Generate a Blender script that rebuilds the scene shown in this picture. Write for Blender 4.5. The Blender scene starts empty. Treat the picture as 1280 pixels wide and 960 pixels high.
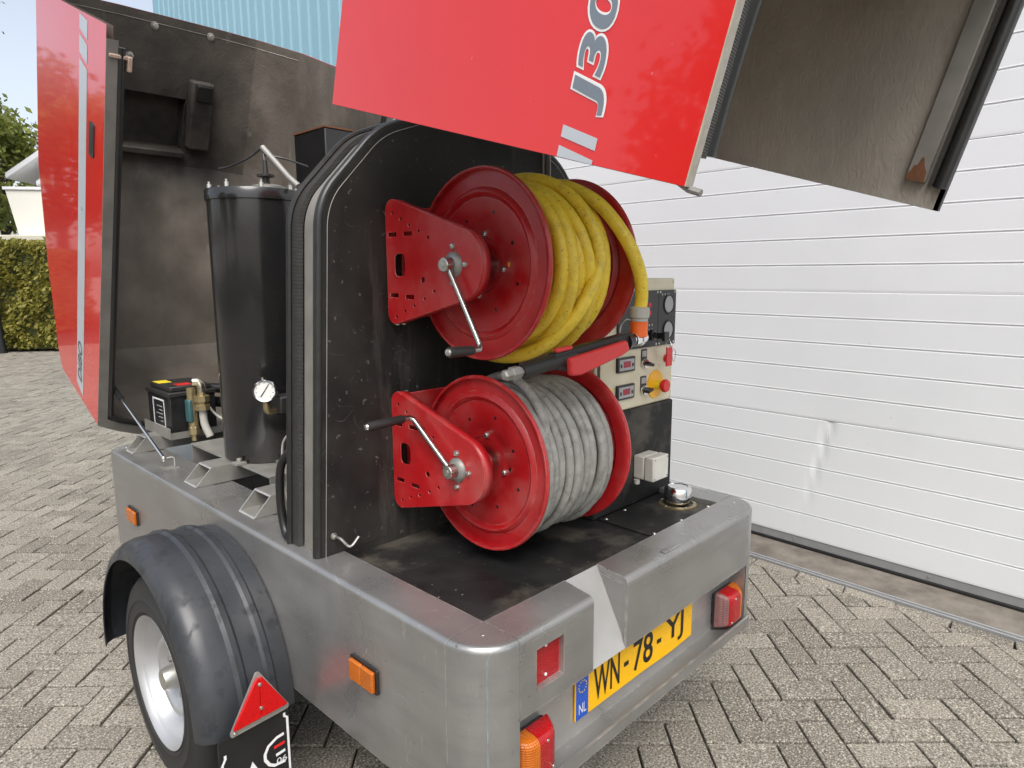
import bpy, bmesh, math, random
from mathutils import Vector, Matrix, noise
random.seed(7)
PI = math.pi
scene = bpy.context.scene
col = scene.collection

# ------------------------------------------------------------------ camera, sky, sun, exposure
cam_d = bpy.data.cameras.new('camera'); cam = bpy.data.objects.new('camera', cam_d); col.objects.link(cam)
YAW, PITCH, ROLL = 0.8029, 0.1613, -0.0044
F = Vector((math.sin(YAW)*math.cos(PITCH), math.cos(YAW)*math.cos(PITCH), -math.sin(PITCH)))
R0 = Vector((math.cos(YAW), -math.sin(YAW), 0)); U0 = R0.cross(F)
R = R0*math.cos(ROLL)+U0*math.sin(ROLL); U = -R0*math.sin(ROLL)+U0*math.cos(ROLL)
CAM = Vector((-0.7624, -0.8151, 1.4156))
cam.matrix_world = Matrix(((R.x, U.x, -F.x, CAM.x), (R.y, U.y, -F.y, CAM.y), (R.z, U.z, -F.z, CAM.z), (0, 0, 0, 1)))
cam_d.sensor_width = 36; cam_d.lens = 843.19*36/1280; cam_d.clip_end = 3000; cam_d.clip_start = .02
scene.camera = cam

SUN_EL, SUN_AZ = math.radians(56), math.radians(222)      # azimuth from +y, clockwise
sdir = Vector((math.sin(SUN_AZ)*math.cos(SUN_EL), math.cos(SUN_AZ)*math.cos(SUN_EL), math.sin(SUN_EL)))
world = bpy.data.worlds.new('World'); scene.world = world; world.use_nodes = True
nt = world.node_tree; nt.nodes.clear()
wo = nt.nodes.new('ShaderNodeOutputWorld'); bg = nt.nodes.new('ShaderNodeBackground'); sky = nt.nodes.new('ShaderNodeTexSky')
sky.sky_type = 'NISHITA'; sky.sun_disc = False; sky.sun_elevation = SUN_EL; sky.sun_rotation = SUN_AZ
sky.air_density = 1.0; sky.dust_density = 3.5; sky.ozone_density = 1.0
hsv = nt.nodes.new('ShaderNodeHueSaturation'); hsv.inputs['Saturation'].default_value = 0.5
nt.links.new(sky.outputs[0], hsv.inputs['Color']); nt.links.new(hsv.outputs[0], bg.inputs[0]); nt.links.new(bg.outputs[0], wo.inputs[0])
bg.inputs[1].default_value = 0.14
sun_d = bpy.data.lights.new('sun', 'SUN'); sun_d.energy = 1.4; sun_d.angle = math.radians(36); sun_d.color = (1, .975, .94)
sun = bpy.data.objects.new('sun', sun_d); col.objects.link(sun)
sun.rotation_euler = (-sdir).to_track_quat('-Z', 'Y').to_euler()
vs = scene.view_settings; vs.view_transform = 'Standard'; vs.look = 'None'; vs.exposure = 0.85; vs.gamma = 1

# ------------------------------------------------------------------ materials
MATS = {}
class N:
    """small node-tree helper"""
    def __init__(s, name):
        s.m = bpy.data.materials.new(name); s.m.use_nodes = True
        s.t = s.m.node_tree; s.b = s.t.nodes['Principled BSDF']; s._pos = None
    def n(s, typ, **kw):
        o = s.t.nodes.new(typ)
        for k, v in kw.items(): setattr(o, k, v)
        return o
    def l(s, a, b): s.t.links.new(a, b)
    def pos(s, obj=False, scale=(1, 1, 1)):
        tc = s.n('ShaderNodeTexCoord'); mp = s.n('ShaderNodeMapping'); mp.inputs['Scale'].default_value = scale
        s.l(tc.outputs['Object'], mp.inputs[0]); return mp.outputs[0]
    def noise(s, scale, detail=4, rough=.55, stretch=(1, 1, 1), dist=0):
        x = s.n('ShaderNodeTexNoise'); x.inputs['Scale'].default_value = scale; x.inputs['Detail'].default_value = detail
        x.inputs['Roughness'].default_value = rough; x.inputs['Distortion'].default_value = dist
        s.l(s.pos(scale=stretch), x.inputs['Vector']); return x.outputs['Fac']
    def ramp(s, fac, stops):
        r = s.n('ShaderNodeValToRGB'); e = r.color_ramp.elements
        while len(e) < len(stops): e.new(.5)
        for q, (p, c) in zip(e, stops):
            q.position = p; q.color = (c, c, c, 1) if not hasattr(c, '__len__') else (*c, 1)
        s.l(fac, r.inputs[0]); return r.outputs[0]
    def mix(s, fac, a, b, mode='MIX'):
        m = s.n('ShaderNodeMix', data_type='RGBA', blend_type=mode)
        for v, i in ((fac, 0), (a, 6), (b, 7)):
            if hasattr(v, 'is_linked'): s.l(v, m.inputs[i])
            elif hasattr(v, '__len__'): m.inputs[i].default_value = (*v, 1)
            else: m.inputs[i].default_value = v if i == 0 else (v, v, v, 1)
        return m.outputs[2]
    def math(s, op, a, b=0):
        m = s.n('ShaderNodeMath', operation=op)
        for v, i in ((a, 0), (b, 1)):
            if hasattr(v, 'is_linked'): s.l(v, m.inputs[i])
            else: m.inputs[i].default_value = v
        return m.outputs[0]
    def set(s, **kw):
        for k, v in kw.items():
            i = s.b.inputs[k.replace('_', ' ')]
            if hasattr(v, 'is_linked'): s.l(v, i)
            elif hasattr(v, '__len__'): i.default_value = (*v, 1)
            else: i.default_value = v
    def bump(s, h, strength=.3, dist=.01):
        b = s.n('ShaderNodeBump'); b.inputs['Strength'].default_value = strength; b.inputs['Distance'].default_value = dist
        s.l(h, b.inputs['Height']); s.l(b.outputs[0], s.b.inputs['Normal'])
    def scratch(s, scale=14, width=.012, stretch=(1, 1, 1)):
        """thin bright scratch mask: edges of large distorted voronoi cells broken up by noise"""
        v = s.n('ShaderNodeTexVoronoi', feature='DISTANCE_TO_EDGE'); v.inputs['Scale'].default_value = scale
        nz = s.n('ShaderNodeTexNoise'); nz.inputs['Scale'].default_value = 3; p = s.pos(scale=stretch)
        s.l(p, nz.inputs['Vector'])
        ad = s.n('ShaderNodeMix', data_type='RGBA', blend_type='ADD'); ad.inputs[0].default_value = .6
        s.l(p, ad.inputs[6]); s.l(nz.outputs['Color'], ad.inputs[7]); s.l(ad.outputs[2], v.inputs['Vector'])
        line = s.ramp(v.outputs['Distance'], [(0, 1), (width, 0)])
        brk = s.ramp(s.noise(scale*1.7, 2), [(.56, 0), (.66, 1)])
        return s.math('MULTIPLY', line, brk)
def simple(name, c, rough=.5, metal=0, var=.15, scale=25, coat=0, spec=.5, bump=0, bscale=200):
    k = N(name); f = k.noise(scale, 5)
    k.set(Base_Color=k.mix(f, tuple(x*(1-var) for x in c), tuple(min(1, x*(1+var)) for x in c)), Metallic=metal, Coat_Weight=coat, Specular_IOR_Level=spec)
    k.set(Roughness=k.math('MULTIPLY_ADD', f, .25) if False else k.ramp(f, [(.3, max(.02, rough-.08)), (.7, min(1, rough+.08))]))
    if bump: k.bump(k.noise(bscale, 3), bump, .002)
    MATS[name] = k.m; return k.m

k = N('red_paint'); f = k.noise(3, 4)
k.set(Base_Color=k.mix(f, (.62, .022, .018), (.70, .03, .024)), Roughness=.22, Coat_Weight=.8, Coat_Roughness=.035, Specular_IOR_Level=.3)
k.set(Base_Color=k.mix(k.ramp(k.noise(70, 4, .7), [(.70, 0), (.73, .35)]), k.mix(f, (.60, .014, .013), (.68, .020, .018)), (.75, .35, .32)))
k.bump(k.noise(22, 2), .03, .01); MATS['red_paint'] = k.m

k = N('reel_red'); f = k.noise(14, 6)
c = k.mix(k.ramp(f, [(.35, 0), (.75, 1)]), (.42, .008, .011), (.50, .020, .022))
c = k.mix(k.math('MULTIPLY', k.ramp(k.noise(7, 6), [(.5, 0), (.8, 1)]), .45), c, (.46, .13, .12))
c = k.mix(k.ramp(k.noise(160, 3), [(.68, 0), (.74, .6)]), c, (.12, .02, .02))
bv = k.n('ShaderNodeBevel', samples=4); bv.inputs['Radius'].default_value = .004
g = k.n('ShaderNodeNewGeometry'); dt = k.n('ShaderNodeVectorMath', operation='DOT_PRODUCT'); k.l(bv.outputs[0], dt.inputs[0]); k.l(g.outputs['Normal'], dt.inputs[1])
edge = k.math('MULTIPLY', k.ramp(dt.outputs['Value'], [(.85, 1), (.985, 0)]), k.ramp(k.noise(35, 5), [(.46, 0), (.60, 1)]))
c = k.mix(k.math('MULTIPLY', edge, .7), c, (.42, .30, .27))
c = k.mix(k.ramp(k.noise(48, 5, .7), [(.67, 0), (.69, .8)]), c, (.10, .035, .03))
c = k.mix(k.math('MULTIPLY', k.ramp(k.noise(3.5, 7, .7), [(.5, 0), (.75, 1)]), .4), c, (.24, .07, .06))
k.set(Base_Color=c, Roughness=k.ramp(f, [(.3, .28), (.7, .5)]), Coat_Weight=.2, Coat_Roughness=.2); k.bump(k.noise(40, 2), .05, .004); MATS['reel_red'] = k.m

def silver(name, base, worn=.5):
    k = N(name); f = k.noise(6, 6)
    c = k.mix(k.ramp(f, [(.3, 0), (.7, 1)]), tuple(x*.86 for x in base), tuple(x*1.1 for x in base))
    st = k.noise(3, 6, .65, (1, 1, 9))
    c = k.mix(k.math('MULTIPLY', k.ramp(st, [(.45, 0), (.7, 1)]), .35), c, tuple(x*.7 for x in base))
    sp = k.ramp(k.noise(90, 3), [(.70, 0), (.73, 1)])
    c = k.mix(k.math('MULTIPLY', sp, .5), c, (.55, .54, .5))
    c = k.mix(k.math('MULTIPLY', k.scratch(9, .006), worn), c, (.75, .74, .7))
    c = k.mix(k.math('MULTIPLY', k.ramp(k.noise(6, 8, .75, (6, 6, 1)), [(.60, 0), (.66, 1)]), .30), c, (.62, .61, .58))
    c = k.mix(k.ramp(k.noise(45, 4, .7), [(.69, 0), (.71, .7)]), c, (.12, .11, .10))
    bv = k.n('ShaderNodeBevel', samples=4); bv.inputs['Radius'].default_value = .006
    g = k.n('ShaderNodeNewGeometry'); dt = k.n('ShaderNodeVectorMath', operation='DOT_PRODUCT'); k.l(bv.outputs[0], dt.inputs[0]); k.l(g.outputs['Normal'], dt.inputs[1])
    edge = k.math('MULTIPLY', k.ramp(dt.outputs['Value'], [(.80, 1), (.985, 0)]), k.ramp(k.noise(24, 5), [(.42, 0), (.62, 1)]))
    c = k.mix(k.math('MULTIPLY', edge, .85), c, (.80, .79, .75))
    c = k.mix(k.math('MULTIPLY', k.ramp(k.noise(2.1, 3, .5), [(.48, 0), (.75, 1)]), .3), c, (.24, .22, .19))
    k.set(Base_Color=c, Metallic=.7, Roughness=k.ramp(f, [(.3, .24), (.7, .40)]))
    k.bump(k.noise(5, 2), .06, .01); MATS[name] = k.m
silver('silver_paint', (.36, .356, .345)); silver('bare_aluminium', (.56, .55, .53), .3)

k = N('bulkhead_black'); f = k.noise(9, 7)
c = k.mix(k.ramp(f, [(.3, 0), (.75, 1)]), (.010, .010, .0095), (.028, .026, .023))
c = k.mix(k.math('MULTIPLY', k.ramp(k.noise(2.2, 5), [(.45, 0), (.75, 1)]), .45), c, (.055, .05, .042))
c = k.mix(k.math('MULTIPLY', k.scratch(7, .004), .5), c, (.2, .19, .17))
c = k.mix(k.ramp(k.noise(60, 4, .65), [(.66, 0), (.69, .45)]), c, (.20, .185, .16))
c = k.mix(k.math('MULTIPLY', k.ramp(k.noise(5, 8, .75, (1, 1, .12)), [(.58, 0), (.66, 1)]), .35), c, (.11, .10, .088))
k.set(Base_Color=c, Roughness=k.ramp(f, [(.3, .48), (.7, .68)]), Specular_IOR_Level=.28); k.bump(k.noise(300, 2), .08, .001); MATS['bulkhead_black'] = k.m

k = N('deck_black'); f = k.noise(5, 7)
c = k.mix(k.ramp(f, [(.4, 0), (.7, 1)]), (.008, .008, .008), (.022, .021, .02))
c = k.mix(k.math('MULTIPLY', k.ramp(k.noise(3.6, 8, .62), [(.52, 0), (.60, 1)]), .75), c, (.085, .075, .06))
c = k.mix(k.ramp(k.noise(120, 2), [(.74, 0), (.77, .6)]), c, (.35, .33, .3))
k.set(Base_Color=c, Roughness=k.ramp(f, [(.3, .45), (.7, .75)]), Specular_IOR_Level=.3); k.bump(k.noise(60, 4), .15, .003); MATS['deck_black'] = k.m

FMP = (.56, 2.276-.381*1.02+.924*1.10, .819+.924*1.02+.381*1.10)      # exhaust soot around the pocket
def liner(name, lo, hi, dark, chalk):
    k = N(name); f = k.noise(4, 7)
    c = k.mix(k.ramp(f, [(.3, 0), (.7, 1)]), lo, hi)
    c = k.mix(k.math('MULTIPLY', k.ramp(k.noise(1.6, 5, .6, (1, 1, .6)), [(.42, 0), (.62, 1)]), .7), c, dark)
    c = k.mix(k.math('MULTIPLY', k.ramp(k.noise(9, 6, .7, (1, 1, .35)), [(.62, 0), (.72, 1)]), .3), c, chalk)
    g = k.n('ShaderNodeNewGeometry'); vd = k.n('ShaderNodeVectorMath', operation='DISTANCE'); k.l(g.outputs['Position'], vd.inputs[0]); vd.inputs[1].default_value = FMP
    soot = k.math('ADD', vd.outputs['Value'], k.math('MULTIPLY', k.noise(5, 6), .9))
    c = k.mix(k.ramp(soot, [(.45, .93), (.95, 0)]), c, (.010, .009, .008))
    k.set(Base_Color=c, Roughness=.62, Specular_IOR_Level=.35)
    h = k.math('ADD', k.noise(85, 3, .5, (1, 1, .45), 1.2), k.math('MULTIPLY', k.noise(9, 3), 2.0))
    k.bump(h, .35, .006); MATS[name] = k.m
liner('hood_liner', (.098, .083, .067), (.185, .160, .131), (.055, .047, .039), (.36, .33, .29))
liner('hood_liner_rear', (.34, .312, .265), (.44, .41, .35), (.26, .235, .20), (.48, .45, .40))

simple('rubber', (.013, .013, .013), .42, var=.4, scale=20)
simple('seal_rubber', (.018, .018, .017), .36, var=.3, scale=40)
simple('flange_grey', (.19, .18, .16), .6, .1, .4, 12)
k = N('ribbed_rubber'); w = k.n('ShaderNodeTexWave', bands_direction='Z'); w.inputs['Scale'].default_value = 95
k.l(k.pos(), w.inputs['Vector']); k.set(Base_Color=k.mix(k.noise(30), (.02, .019, .017), (.05, .047, .042)), Roughness=.5); k.bump(w.outputs['Fac'], .6, .003); MATS['ribbed_rubber'] = k.m

k = N('mudguard_plastic'); f = k.noise(7, 6)
c = k.mix(k.ramp(f, [(.35, 0), (.7, 1)]), (.013, .0145, .017), (.034, .036, .039))
c = k.mix(k.math('MULTIPLY', k.ramp(k.noise(26, 4, .6, (1, 1, .6)), [(.54, 1), (.60, 0)]), .4), c, (.048, .051, .057))
c = k.mix(k.ramp(k.noise(60, 3), [(.73, 0), (.76, .3)]), c, (.3, .3, .28))
k.set(Base_Color=c, Roughness=k.ramp(k.noise(26, 4, .6, (1, 1, .6)), [(.5, .36), (.6, .56)])); k.bump(k.noise(30, 3), .05, .004); MATS['mudguard_plastic'] = k.m
k = N('tyre'); k.set(Base_Color=k.mix(k.noise(12, 5), (.013, .013, .013), (.03, .029, .028)), Roughness=.6); k.bump(k.noise(120, 3), .08, .002); MATS['tyre'] = k.m
simple('rim_silver', (.50, .505, .51), .38, .6, .12, 9)
simple('zinc', (.55, .54, .5), .32, .9, .2, 30)
simple('steel_shaft', (.5, .49, .46), .28, 1, .2, 40)
simple('chrome', (.8, .8, .8), .1, 1, .05, 30)
simple('brass_bright', (.55, .50, .38), .28, .95, .15, 40)
simple('brass', (.36, .29, .16), .4, .8, .3, 40)
simple('bare_plate', (.36, .355, .34), .6, .15, .12, 18, spec=.3)
simple('cut_metal', (.50, .49, .46), .4, .6, .3, 60)
simple('bay_dark', (.014, .013, .012), .9, var=.5, scale=9, spec=.12)
simple('galvanised', (.30, .29, .265), .5, .5, .35, 15)
simple('grip_black', (.022, .021, .02), .48, var=.3)
simple('plastic_black', (.014, .014, .015), .35, var=.25)
k = N('tank_black'); f = k.noise(8, 6)
k.set(Base_Color=k.mix(f, (.009, .009, .010), (.024, .023, .022)), Roughness=k.ramp(k.noise(4, 5, .6, (1, 1, .3)), [(.3, .10), (.7, .30)]), Specular_IOR_Level=.6); k.bump(k.noise(30, 3), .04, .003); MATS['tank_black'] = k.m
k = N('cream_panel'); f = k.noise(10, 6)
c = k.mix(k.ramp(f, [(.4, 0), (.75, 1)]), (.66, .60, .44), (.55, .48, .33))
c = k.mix(k.ramp(k.noise(55, 4), [(.66, 0), (.74, .55)]), c, (.22, .18, .12)); k.set(Base_Color=c, Roughness=.45); MATS['cream_panel'] = k.m
k = N('yellow_hose'); f = k.noise(60, 5)
c = k.mix(k.ramp(f, [(.3, 0), (.7, 1)]), (.80, .55, .03), (.88, .66, .07))
c = k.mix(k.math('MULTIPLY', k.ramp(k.noise(22, 8, .78), [(.50, 0), (.62, 1)]), .38), c, (.40, .28, .06))
c = k.mix(k.ramp(k.noise(110, 4, .7), [(.62, 0), (.66, .75)]), c, (.14, .10, .03)); k.set(Base_Color=c, Roughness=.42); k.bump(k.noise(240, 2), .15, .002); MATS['yellow_hose'] = k.m
k = N('grey_hose'); f = k.noise(40, 5)
c = k.mix(k.ramp(f, [(.3, 0), (.7, 1)]), (.25, .245, .22), (.38, .37, .335))
c = k.mix(k.math('MULTIPLY', k.ramp(k.noise(18, 8, .78), [(.5, 0), (.63, 1)]), .6), c, (.12, .115, .10)); k.set(Base_Color=c, Roughness=.5); MATS['grey_hose'] = k.m
simple('orange_plastic', (.85, .14, .02), .4, var=.1)
simple('grey_plastic', (.42, .40, .36), .5, var=.15)
simple('gun_red', (.62, .035, .035), .42, var=.15, scale=40)
simple('white_plastic', (.62, .60, .53), .4, var=.12)
simple('signal_yellow', (.82, .42, .012), .35, var=.08)
simple('signal_red', (.62, .02, .018), .28, var=.1)
simple('label_yellow', (.8, .62, .03), .5, var=.1)
simple('print_white', (.75, .75, .74), .4, var=.04)
simple('print_grey', (.17, .20, .235), .35, var=.05)
simple('stripe_silver', (.50, .53, .56), .35, .2, .05)
simple('dibo_dark', (.05, .055, .06), .4)
simple('ink_black', (.006, .006, .006), .4)
simple('plate_yellow', (.88, .47, .004), .32, var=.05, scale=30)
simple('plate_blue', (.02, .09, .48), .35, var=.05)
simple('led_off', (.30, .01, .03), .25, var=.1)
simple('display_grey', (.34, .34, .34), .35)
simple('chalk_blue', (.27, .315, .345), .6, .4, .5, 60)
simple('edge_beige', (.42, .37, .29), .6, var=.35, scale=30)
simple('rust_pale', (.42, .30, .24), .7, var=.5, scale=50)
simple('rust', (.13, .05, .02), .85, var=.75, scale=90)
simple('gauge_white', (.75, .75, .72), .3, var=.03)
simple('teal_plastic', (.035, .10, .105), .5, var=.2)
def lens(name, c):
    k = N(name); w = k.n('ShaderNodeTexWave', bands_direction='Z'); w.inputs['Scale'].default_value = 60
    k.l(k.pos(), w.inputs['Vector'])
    w2 = k.n('ShaderNodeTexWave', bands_direction='X'); w2.inputs['Scale'].default_value = 60; k.l(k.pos(), w2.inputs['Vector'])
    k.set(Base_Color=k.mix(k.noise(30, 3), tuple(x*.6 for x in c), c), Roughness=.2, Coat_Weight=.25, Coat_Roughness=.08, Specular_IOR_Level=.35)
    k.bump(k.math('ADD', w.outputs['Fac'], w2.outputs['Fac']), .35, .004); MATS[name] = k.m
lens('lens_red', (.46, .006, .010)); lens('lens_amber', (.60, .15, .010)); lens('lens_clear', (.26, .12, .115))
k = N('reflector_red'); v = k.n('ShaderNodeTexVoronoi'); v.inputs['Scale'].default_value = 260; k.l(k.pos(), v.inputs['Vector'])
k.set(Base_Color=k.mix(v.outputs['Distance'], (.66, .004, .006), (.40, .003, .004)), Roughness=.3, Coat_Weight=.15, Coat_Roughness=.1, Specular_IOR_Level=.3); MATS['reflector_red'] = k.m

# paving
k = N('paving_brick')
gi = k.n('ShaderNodeNewGeometry'); oi = k.n('ShaderNodeObjectInfo')
rnd = k.math('FRACT', k.math('ADD', k.math('MULTIPLY', gi.outputs['Random Per Island'], 7.3), k.math('MULTIPLY', oi.outputs['Random'], 5.1)))
def gnoise(kk, scale, detail=3, rough=.5):
    x = kk.n('ShaderNodeTexNoise'); x.inputs['Scale'].default_value = scale; x.inputs['Detail'].default_value = detail; x.inputs['Roughness'].default_value = rough
    g = kk.n('ShaderNodeNewGeometry'); kk.l(g.outputs['Position'], x.inputs['Vector']); return x.outputs['Fac']
base = k.mix(k.ramp(rnd, [(0, 0), (.5, .55), (1, 1)]), (.168, .151, .124), (.282, .255, .210))
base = k.mix(k.math('MULTIPLY', k.ramp(gnoise(k, 1.4, 5), [(.45, 0), (.72, 1)]), .45), base, (.15, .135, .113))
base = k.mix(k.ramp(gnoise(k, 26, 4), [(.6, 0), (.75, .5)]), base, (.07, .062, .052))
sp = gnoise(k, 150, 4, .75)
base = k.mix(k.ramp(sp, [(.54, 0), (.62, 1)]), base, (.56, .52, .44))
base = k.mix(k.ramp(sp, [(.38, 1), (.46, 0)]), base, (.05, .044, .036))
k.set(Base_Color=base, Roughness=.85, Specular_IOR_Level=.25); k.bump(k.math('ADD', sp, gnoise(k, 90, 3)), .6, .005); MATS['paving_brick'] = k.m
k = N('joint_sand'); k.set(Base_Color=k.mix(gnoise(k, 40, 4), (.018, .016, .013), (.045, .04, .032)), Roughness=.95); MATS['joint_sand'] = k.m
k = N('far_ground'); k.set(Base_Color=k.mix(gnoise(k, 3, 6), (.22, .20, .17), (.34, .31, .27)), Roughness=.9); MATS['far_ground'] = k.m
k = N('sill_concrete'); k.set(Base_Color=k.mix(k.ramp(gnoise(k, 7, 6, .65), [(.35, 0), (.7, 1)]), (.105, .092, .076), (.215, .19, .16)), Roughness=.85); k.bump(gnoise(k, 120, 3), .3, .003); MATS['sill_concrete'] = k.m
k = N('door_white')
c = k.mix(gnoise(k, 1.2, 5), (.66, .685, .695), (.72, .74, .745))
c = k.mix(k.ramp(gnoise(k, 35, 3), [(.74, 0), (.77, .3)]), c, (.4, .39, .37))
c = k.mix(k.math('MULTIPLY', k.ramp(gnoise(k, 1.7, 6, .6), [(.5, 0), (.75, 1)]), .16), c, (.50, .505, .51))
k.set(Base_Color=c, Roughness=.33); k.bump(gnoise(k, 5, 3), .05, .02); MATS['door_white'] = k.m
simple('door_rail_grey', (.27, .275, .275), .5, .2, .15)
k = N('cladding_blue'); k.set(Base_Color=k.mix(gnoise(k, 2, 4), (.20, .37, .45), (.24, .42, .50)), Roughness=.4); MATS['cladding_blue'] = k.m
simple('house_white', (.78, .76, .68), .6, var=.04); simple('roof_white', (.72, .72, .72), .5, var=.05); simple('fascia_beige', (.55, .52, .42), .6)
simple('post_black', (.012, .013, .016), .45); simple('bark', (.06, .045, .032), .9, var=.4)
def leaf(name, a, b, dark):
    k = N(name); g = k.n('ShaderNodeNewGeometry')
    c = k.mix(g.outputs['Random Per Island'], a, b); c = k.mix(k.ramp(gnoise(k, 2.5, 3), [(.4, 0), (.7, .6)]), c, dark)
    tr = k.n('ShaderNodeBsdfTranslucent'); k.l(c, tr.inputs[0]); ms = k.n('ShaderNodeMixShader'); ms.inputs[0].default_value = .3
    k.set(Base_Color=c, Roughness=.55); out = k.t.nodes['Material Output']
    k.l(k.b.outputs[0], ms.inputs[1]); k.l(tr.outputs[0], ms.inputs[2]); k.l(ms.outputs[0], out.inputs[0]); MATS[name] = k.m
leaf('leaf_tree', (.14, .18, .03), (.26, .27, .055), (.07, .10, .02)); leaf('leaf_hedge', (.22, .22, .035), (.34, .28, .05), (.13, .14, .025))
simple('hedge_core', (.05, .055, .015), .9)

# ------------------------------------------------------------------ mesh helpers
class MB:
    def __init__(s): s.v = []; s.f = []
    def add(s, vs, fs):
        o = len(s.v); s.v += [tuple(p) for p in vs]; s.f += [tuple(i+o for i in q) for q in fs]; return s
    def box(s, x0, x1, y0, y1, z0, z1, M=None):
        vs = [Vector((x, y, z)) for z in (z0, z1) for y in (y0, y1) for x in (x0, x1)]
        if M: vs = [M(*p) for p in vs]
        return s.add(vs, [(0, 2, 3, 1), (4, 5, 7, 6), (0, 1, 5, 4), (2, 6, 7, 3), (0, 4, 6, 2), (1, 3, 7, 5)])
    def cyl(s, a, b, r, n=20, r1=None, caps=True):
        a = Vector(a); b = Vector(b); d = (b-a).normalized(); r1 = r if r1 is None else r1
        t = Vector((0, 0, 1)) if abs(d.z) < .9 else Vector((1, 0, 0)); u = d.cross(t).normalized(); w = d.cross(u)
        vs = [a+(u*math.cos(2*PI*i/n)+w*math.sin(2*PI*i/n))*r for i in range(n)]+[b+(u*math.cos(2*PI*i/n)+w*math.sin(2*PI*i/n))*r1 for i in range(n)]
        fs = [(i, i+n, (i+1) % n+n, (i+1) % n) for i in range(n)]
        if caps: fs += [tuple(range(n)), tuple(reversed(range(n, 2*n)))]
        return s.add(vs, fs)
    def lathe(s, prof, o, ax, n=48):
        """prof: (radius, distance along axis) list"""
        o = Vector(o); d = Vector(ax).normalized(); t = Vector((0, 0, 1)) if abs(d.z) < .9 else Vector((1, 0, 0))
        u = d.cross(t).normalized(); w = d.cross(u); m = len(prof)
        vs = [o+d*h+(u*math.cos(2*PI*i/n)+w*math.sin(2*PI*i/n))*r for i in range(n) for r, h in prof]
        fs = [(i*m+j, ((i+1) % n)*m+j, ((i+1) % n)*m+j+1, i*m+j+1) for i in range(n) for j in range(m-1)]
        return s.add(vs, fs)
    def tube(s, path, r, n=10, caps=True):
        P = [Vector(p) for p in path]; m = len(P); rr = r if hasattr(r, '__len__') else [r]*m; vs = []; up = None
        for i, p in enumerate(P):
            d = (P[min(i+1, m-1)]-P[max(i-1, 0)]).normalized()
            if up is None: up = Vector((0, 0, 1)) if abs(d.z) < .9 else Vector((1, 0, 0))
            u = d.cross(up).normalized(); w = u.cross(d); up = w
            vs += [p+(u*math.cos(2*PI*q/n)+w*math.sin(2*PI*q/n))*rr[i] for q in range(n)]
        fs = [(i*n+q, i*n+(q+1) % n, (i+1)*n+(q+1) % n, (i+1)*n+q) for i in range(m-1) for q in range(n)]
        if caps: fs += [tuple(reversed(range(n))), tuple(range((m-1)*n, m*n))]
        return s.add(vs, fs)
    def prism(s, poly, M, w0, w1):
        n = len(poly); vs = [M(a, b, w0) for a, b in poly]+[M(a, b, w1) for a, b in poly]
        return s.add(vs, [tuple(range(n)), tuple(reversed(range(n, 2*n)))]+[(i, i+n, (i+1) % n+n, (i+1) % n) for i in range(n)])
    def holed(s, outer, holes, M, w0, w1):
        bm = bmesh.new(); es = []; loops = [outer]+holes
        for lp in loops:
            vv = [bm.verts.new((a, b, 0)) for a, b in lp]
            es += [bm.edges.new((vv[i], vv[(i+1) % len(vv)])) for i in range(len(vv))]
        bmesh.ops.triangle_fill(bm, use_beauty=True, use_dissolve=False, edges=es)
        bm.verts.index_update(); pts = [(v.co.x, v.co.y) for v in bm.verts]; fs = [tuple(v.index for v in f.verts) for f in bm.faces]; bm.free()
        n = len(pts); vs = [M(a, b, w0) for a, b in pts]+[M(a, b, w1) for a, b in pts]
        ff = fs+[tuple(i+n for i in reversed(f)) for f in fs]; o = 0
        for lp in loops:
            m = len(lp); ff += [(o+i, o+i+n, o+(i+1) % m+n, o+(i+1) % m) for i in range(m)]; o += m
        return s.add(vs, ff)
    def sheet(s, rows):
        """grid from rows of points (all the same length)"""
        m = len(rows[0]); vs = [p for r in rows for p in r]
        return s.add(vs, [(i*m+j, i*m+j+1, (i+1)*m+j+1, (i+1)*m+j) for i in range(len(rows)-1) for j in range(m-1)])
    def build(s, name, mat, parent=None, smooth=38, bevel=0, seg=2, recalc=True):
        me = bpy.data.meshes.new(name); me.from_pydata(s.v, [], s.f)
        if recalc:
            bm = bmesh.new(); bm.from_mesh(me); bmesh.ops.recalc_face_normals(bm, faces=bm.faces); bm.to_mesh(me); bm.free()
        me.materials.append(MATS[mat])
        if smooth: me.shade_smooth(); me.set_sharp_from_angle(angle=math.radians(smooth))
        o = bpy.data.objects.new(name, me); col.objects.link(o)
        if parent: attach(o, parent)
        if bevel:
            b = o.modifiers.new('bevel', 'BEVEL'); b.width = bevel; b.segments = seg; b.limit_method = 'ANGLE'; b.angle_limit = math.radians(35)
        return o
def wloc(o):
    v = Vector(o.location)
    while o.parent: v = v+o.matrix_parent_inverse.translation; o = o.parent; v = v+Vector(o.location)
    return v
def attach(o, parent):
    o.parent = parent; o.matrix_parent_inverse = Matrix.Translation(-wloc(parent))
def empty(name, loc): o = bpy.data.objects.new(name, None); o.location = loc; o.empty_display_size = .1; col.objects.link(o); return o
def tag(o, label, cat=None, group=None, kind=None):
    o['label'] = label
    if cat: o['category'] = cat
    if group: o['group'] = group
    if kind: o['kind'] = kind
    return o
def struct(o, label=None):
    o['kind'] = 'structure'
    if label: o['label'] = label
    return o
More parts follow.
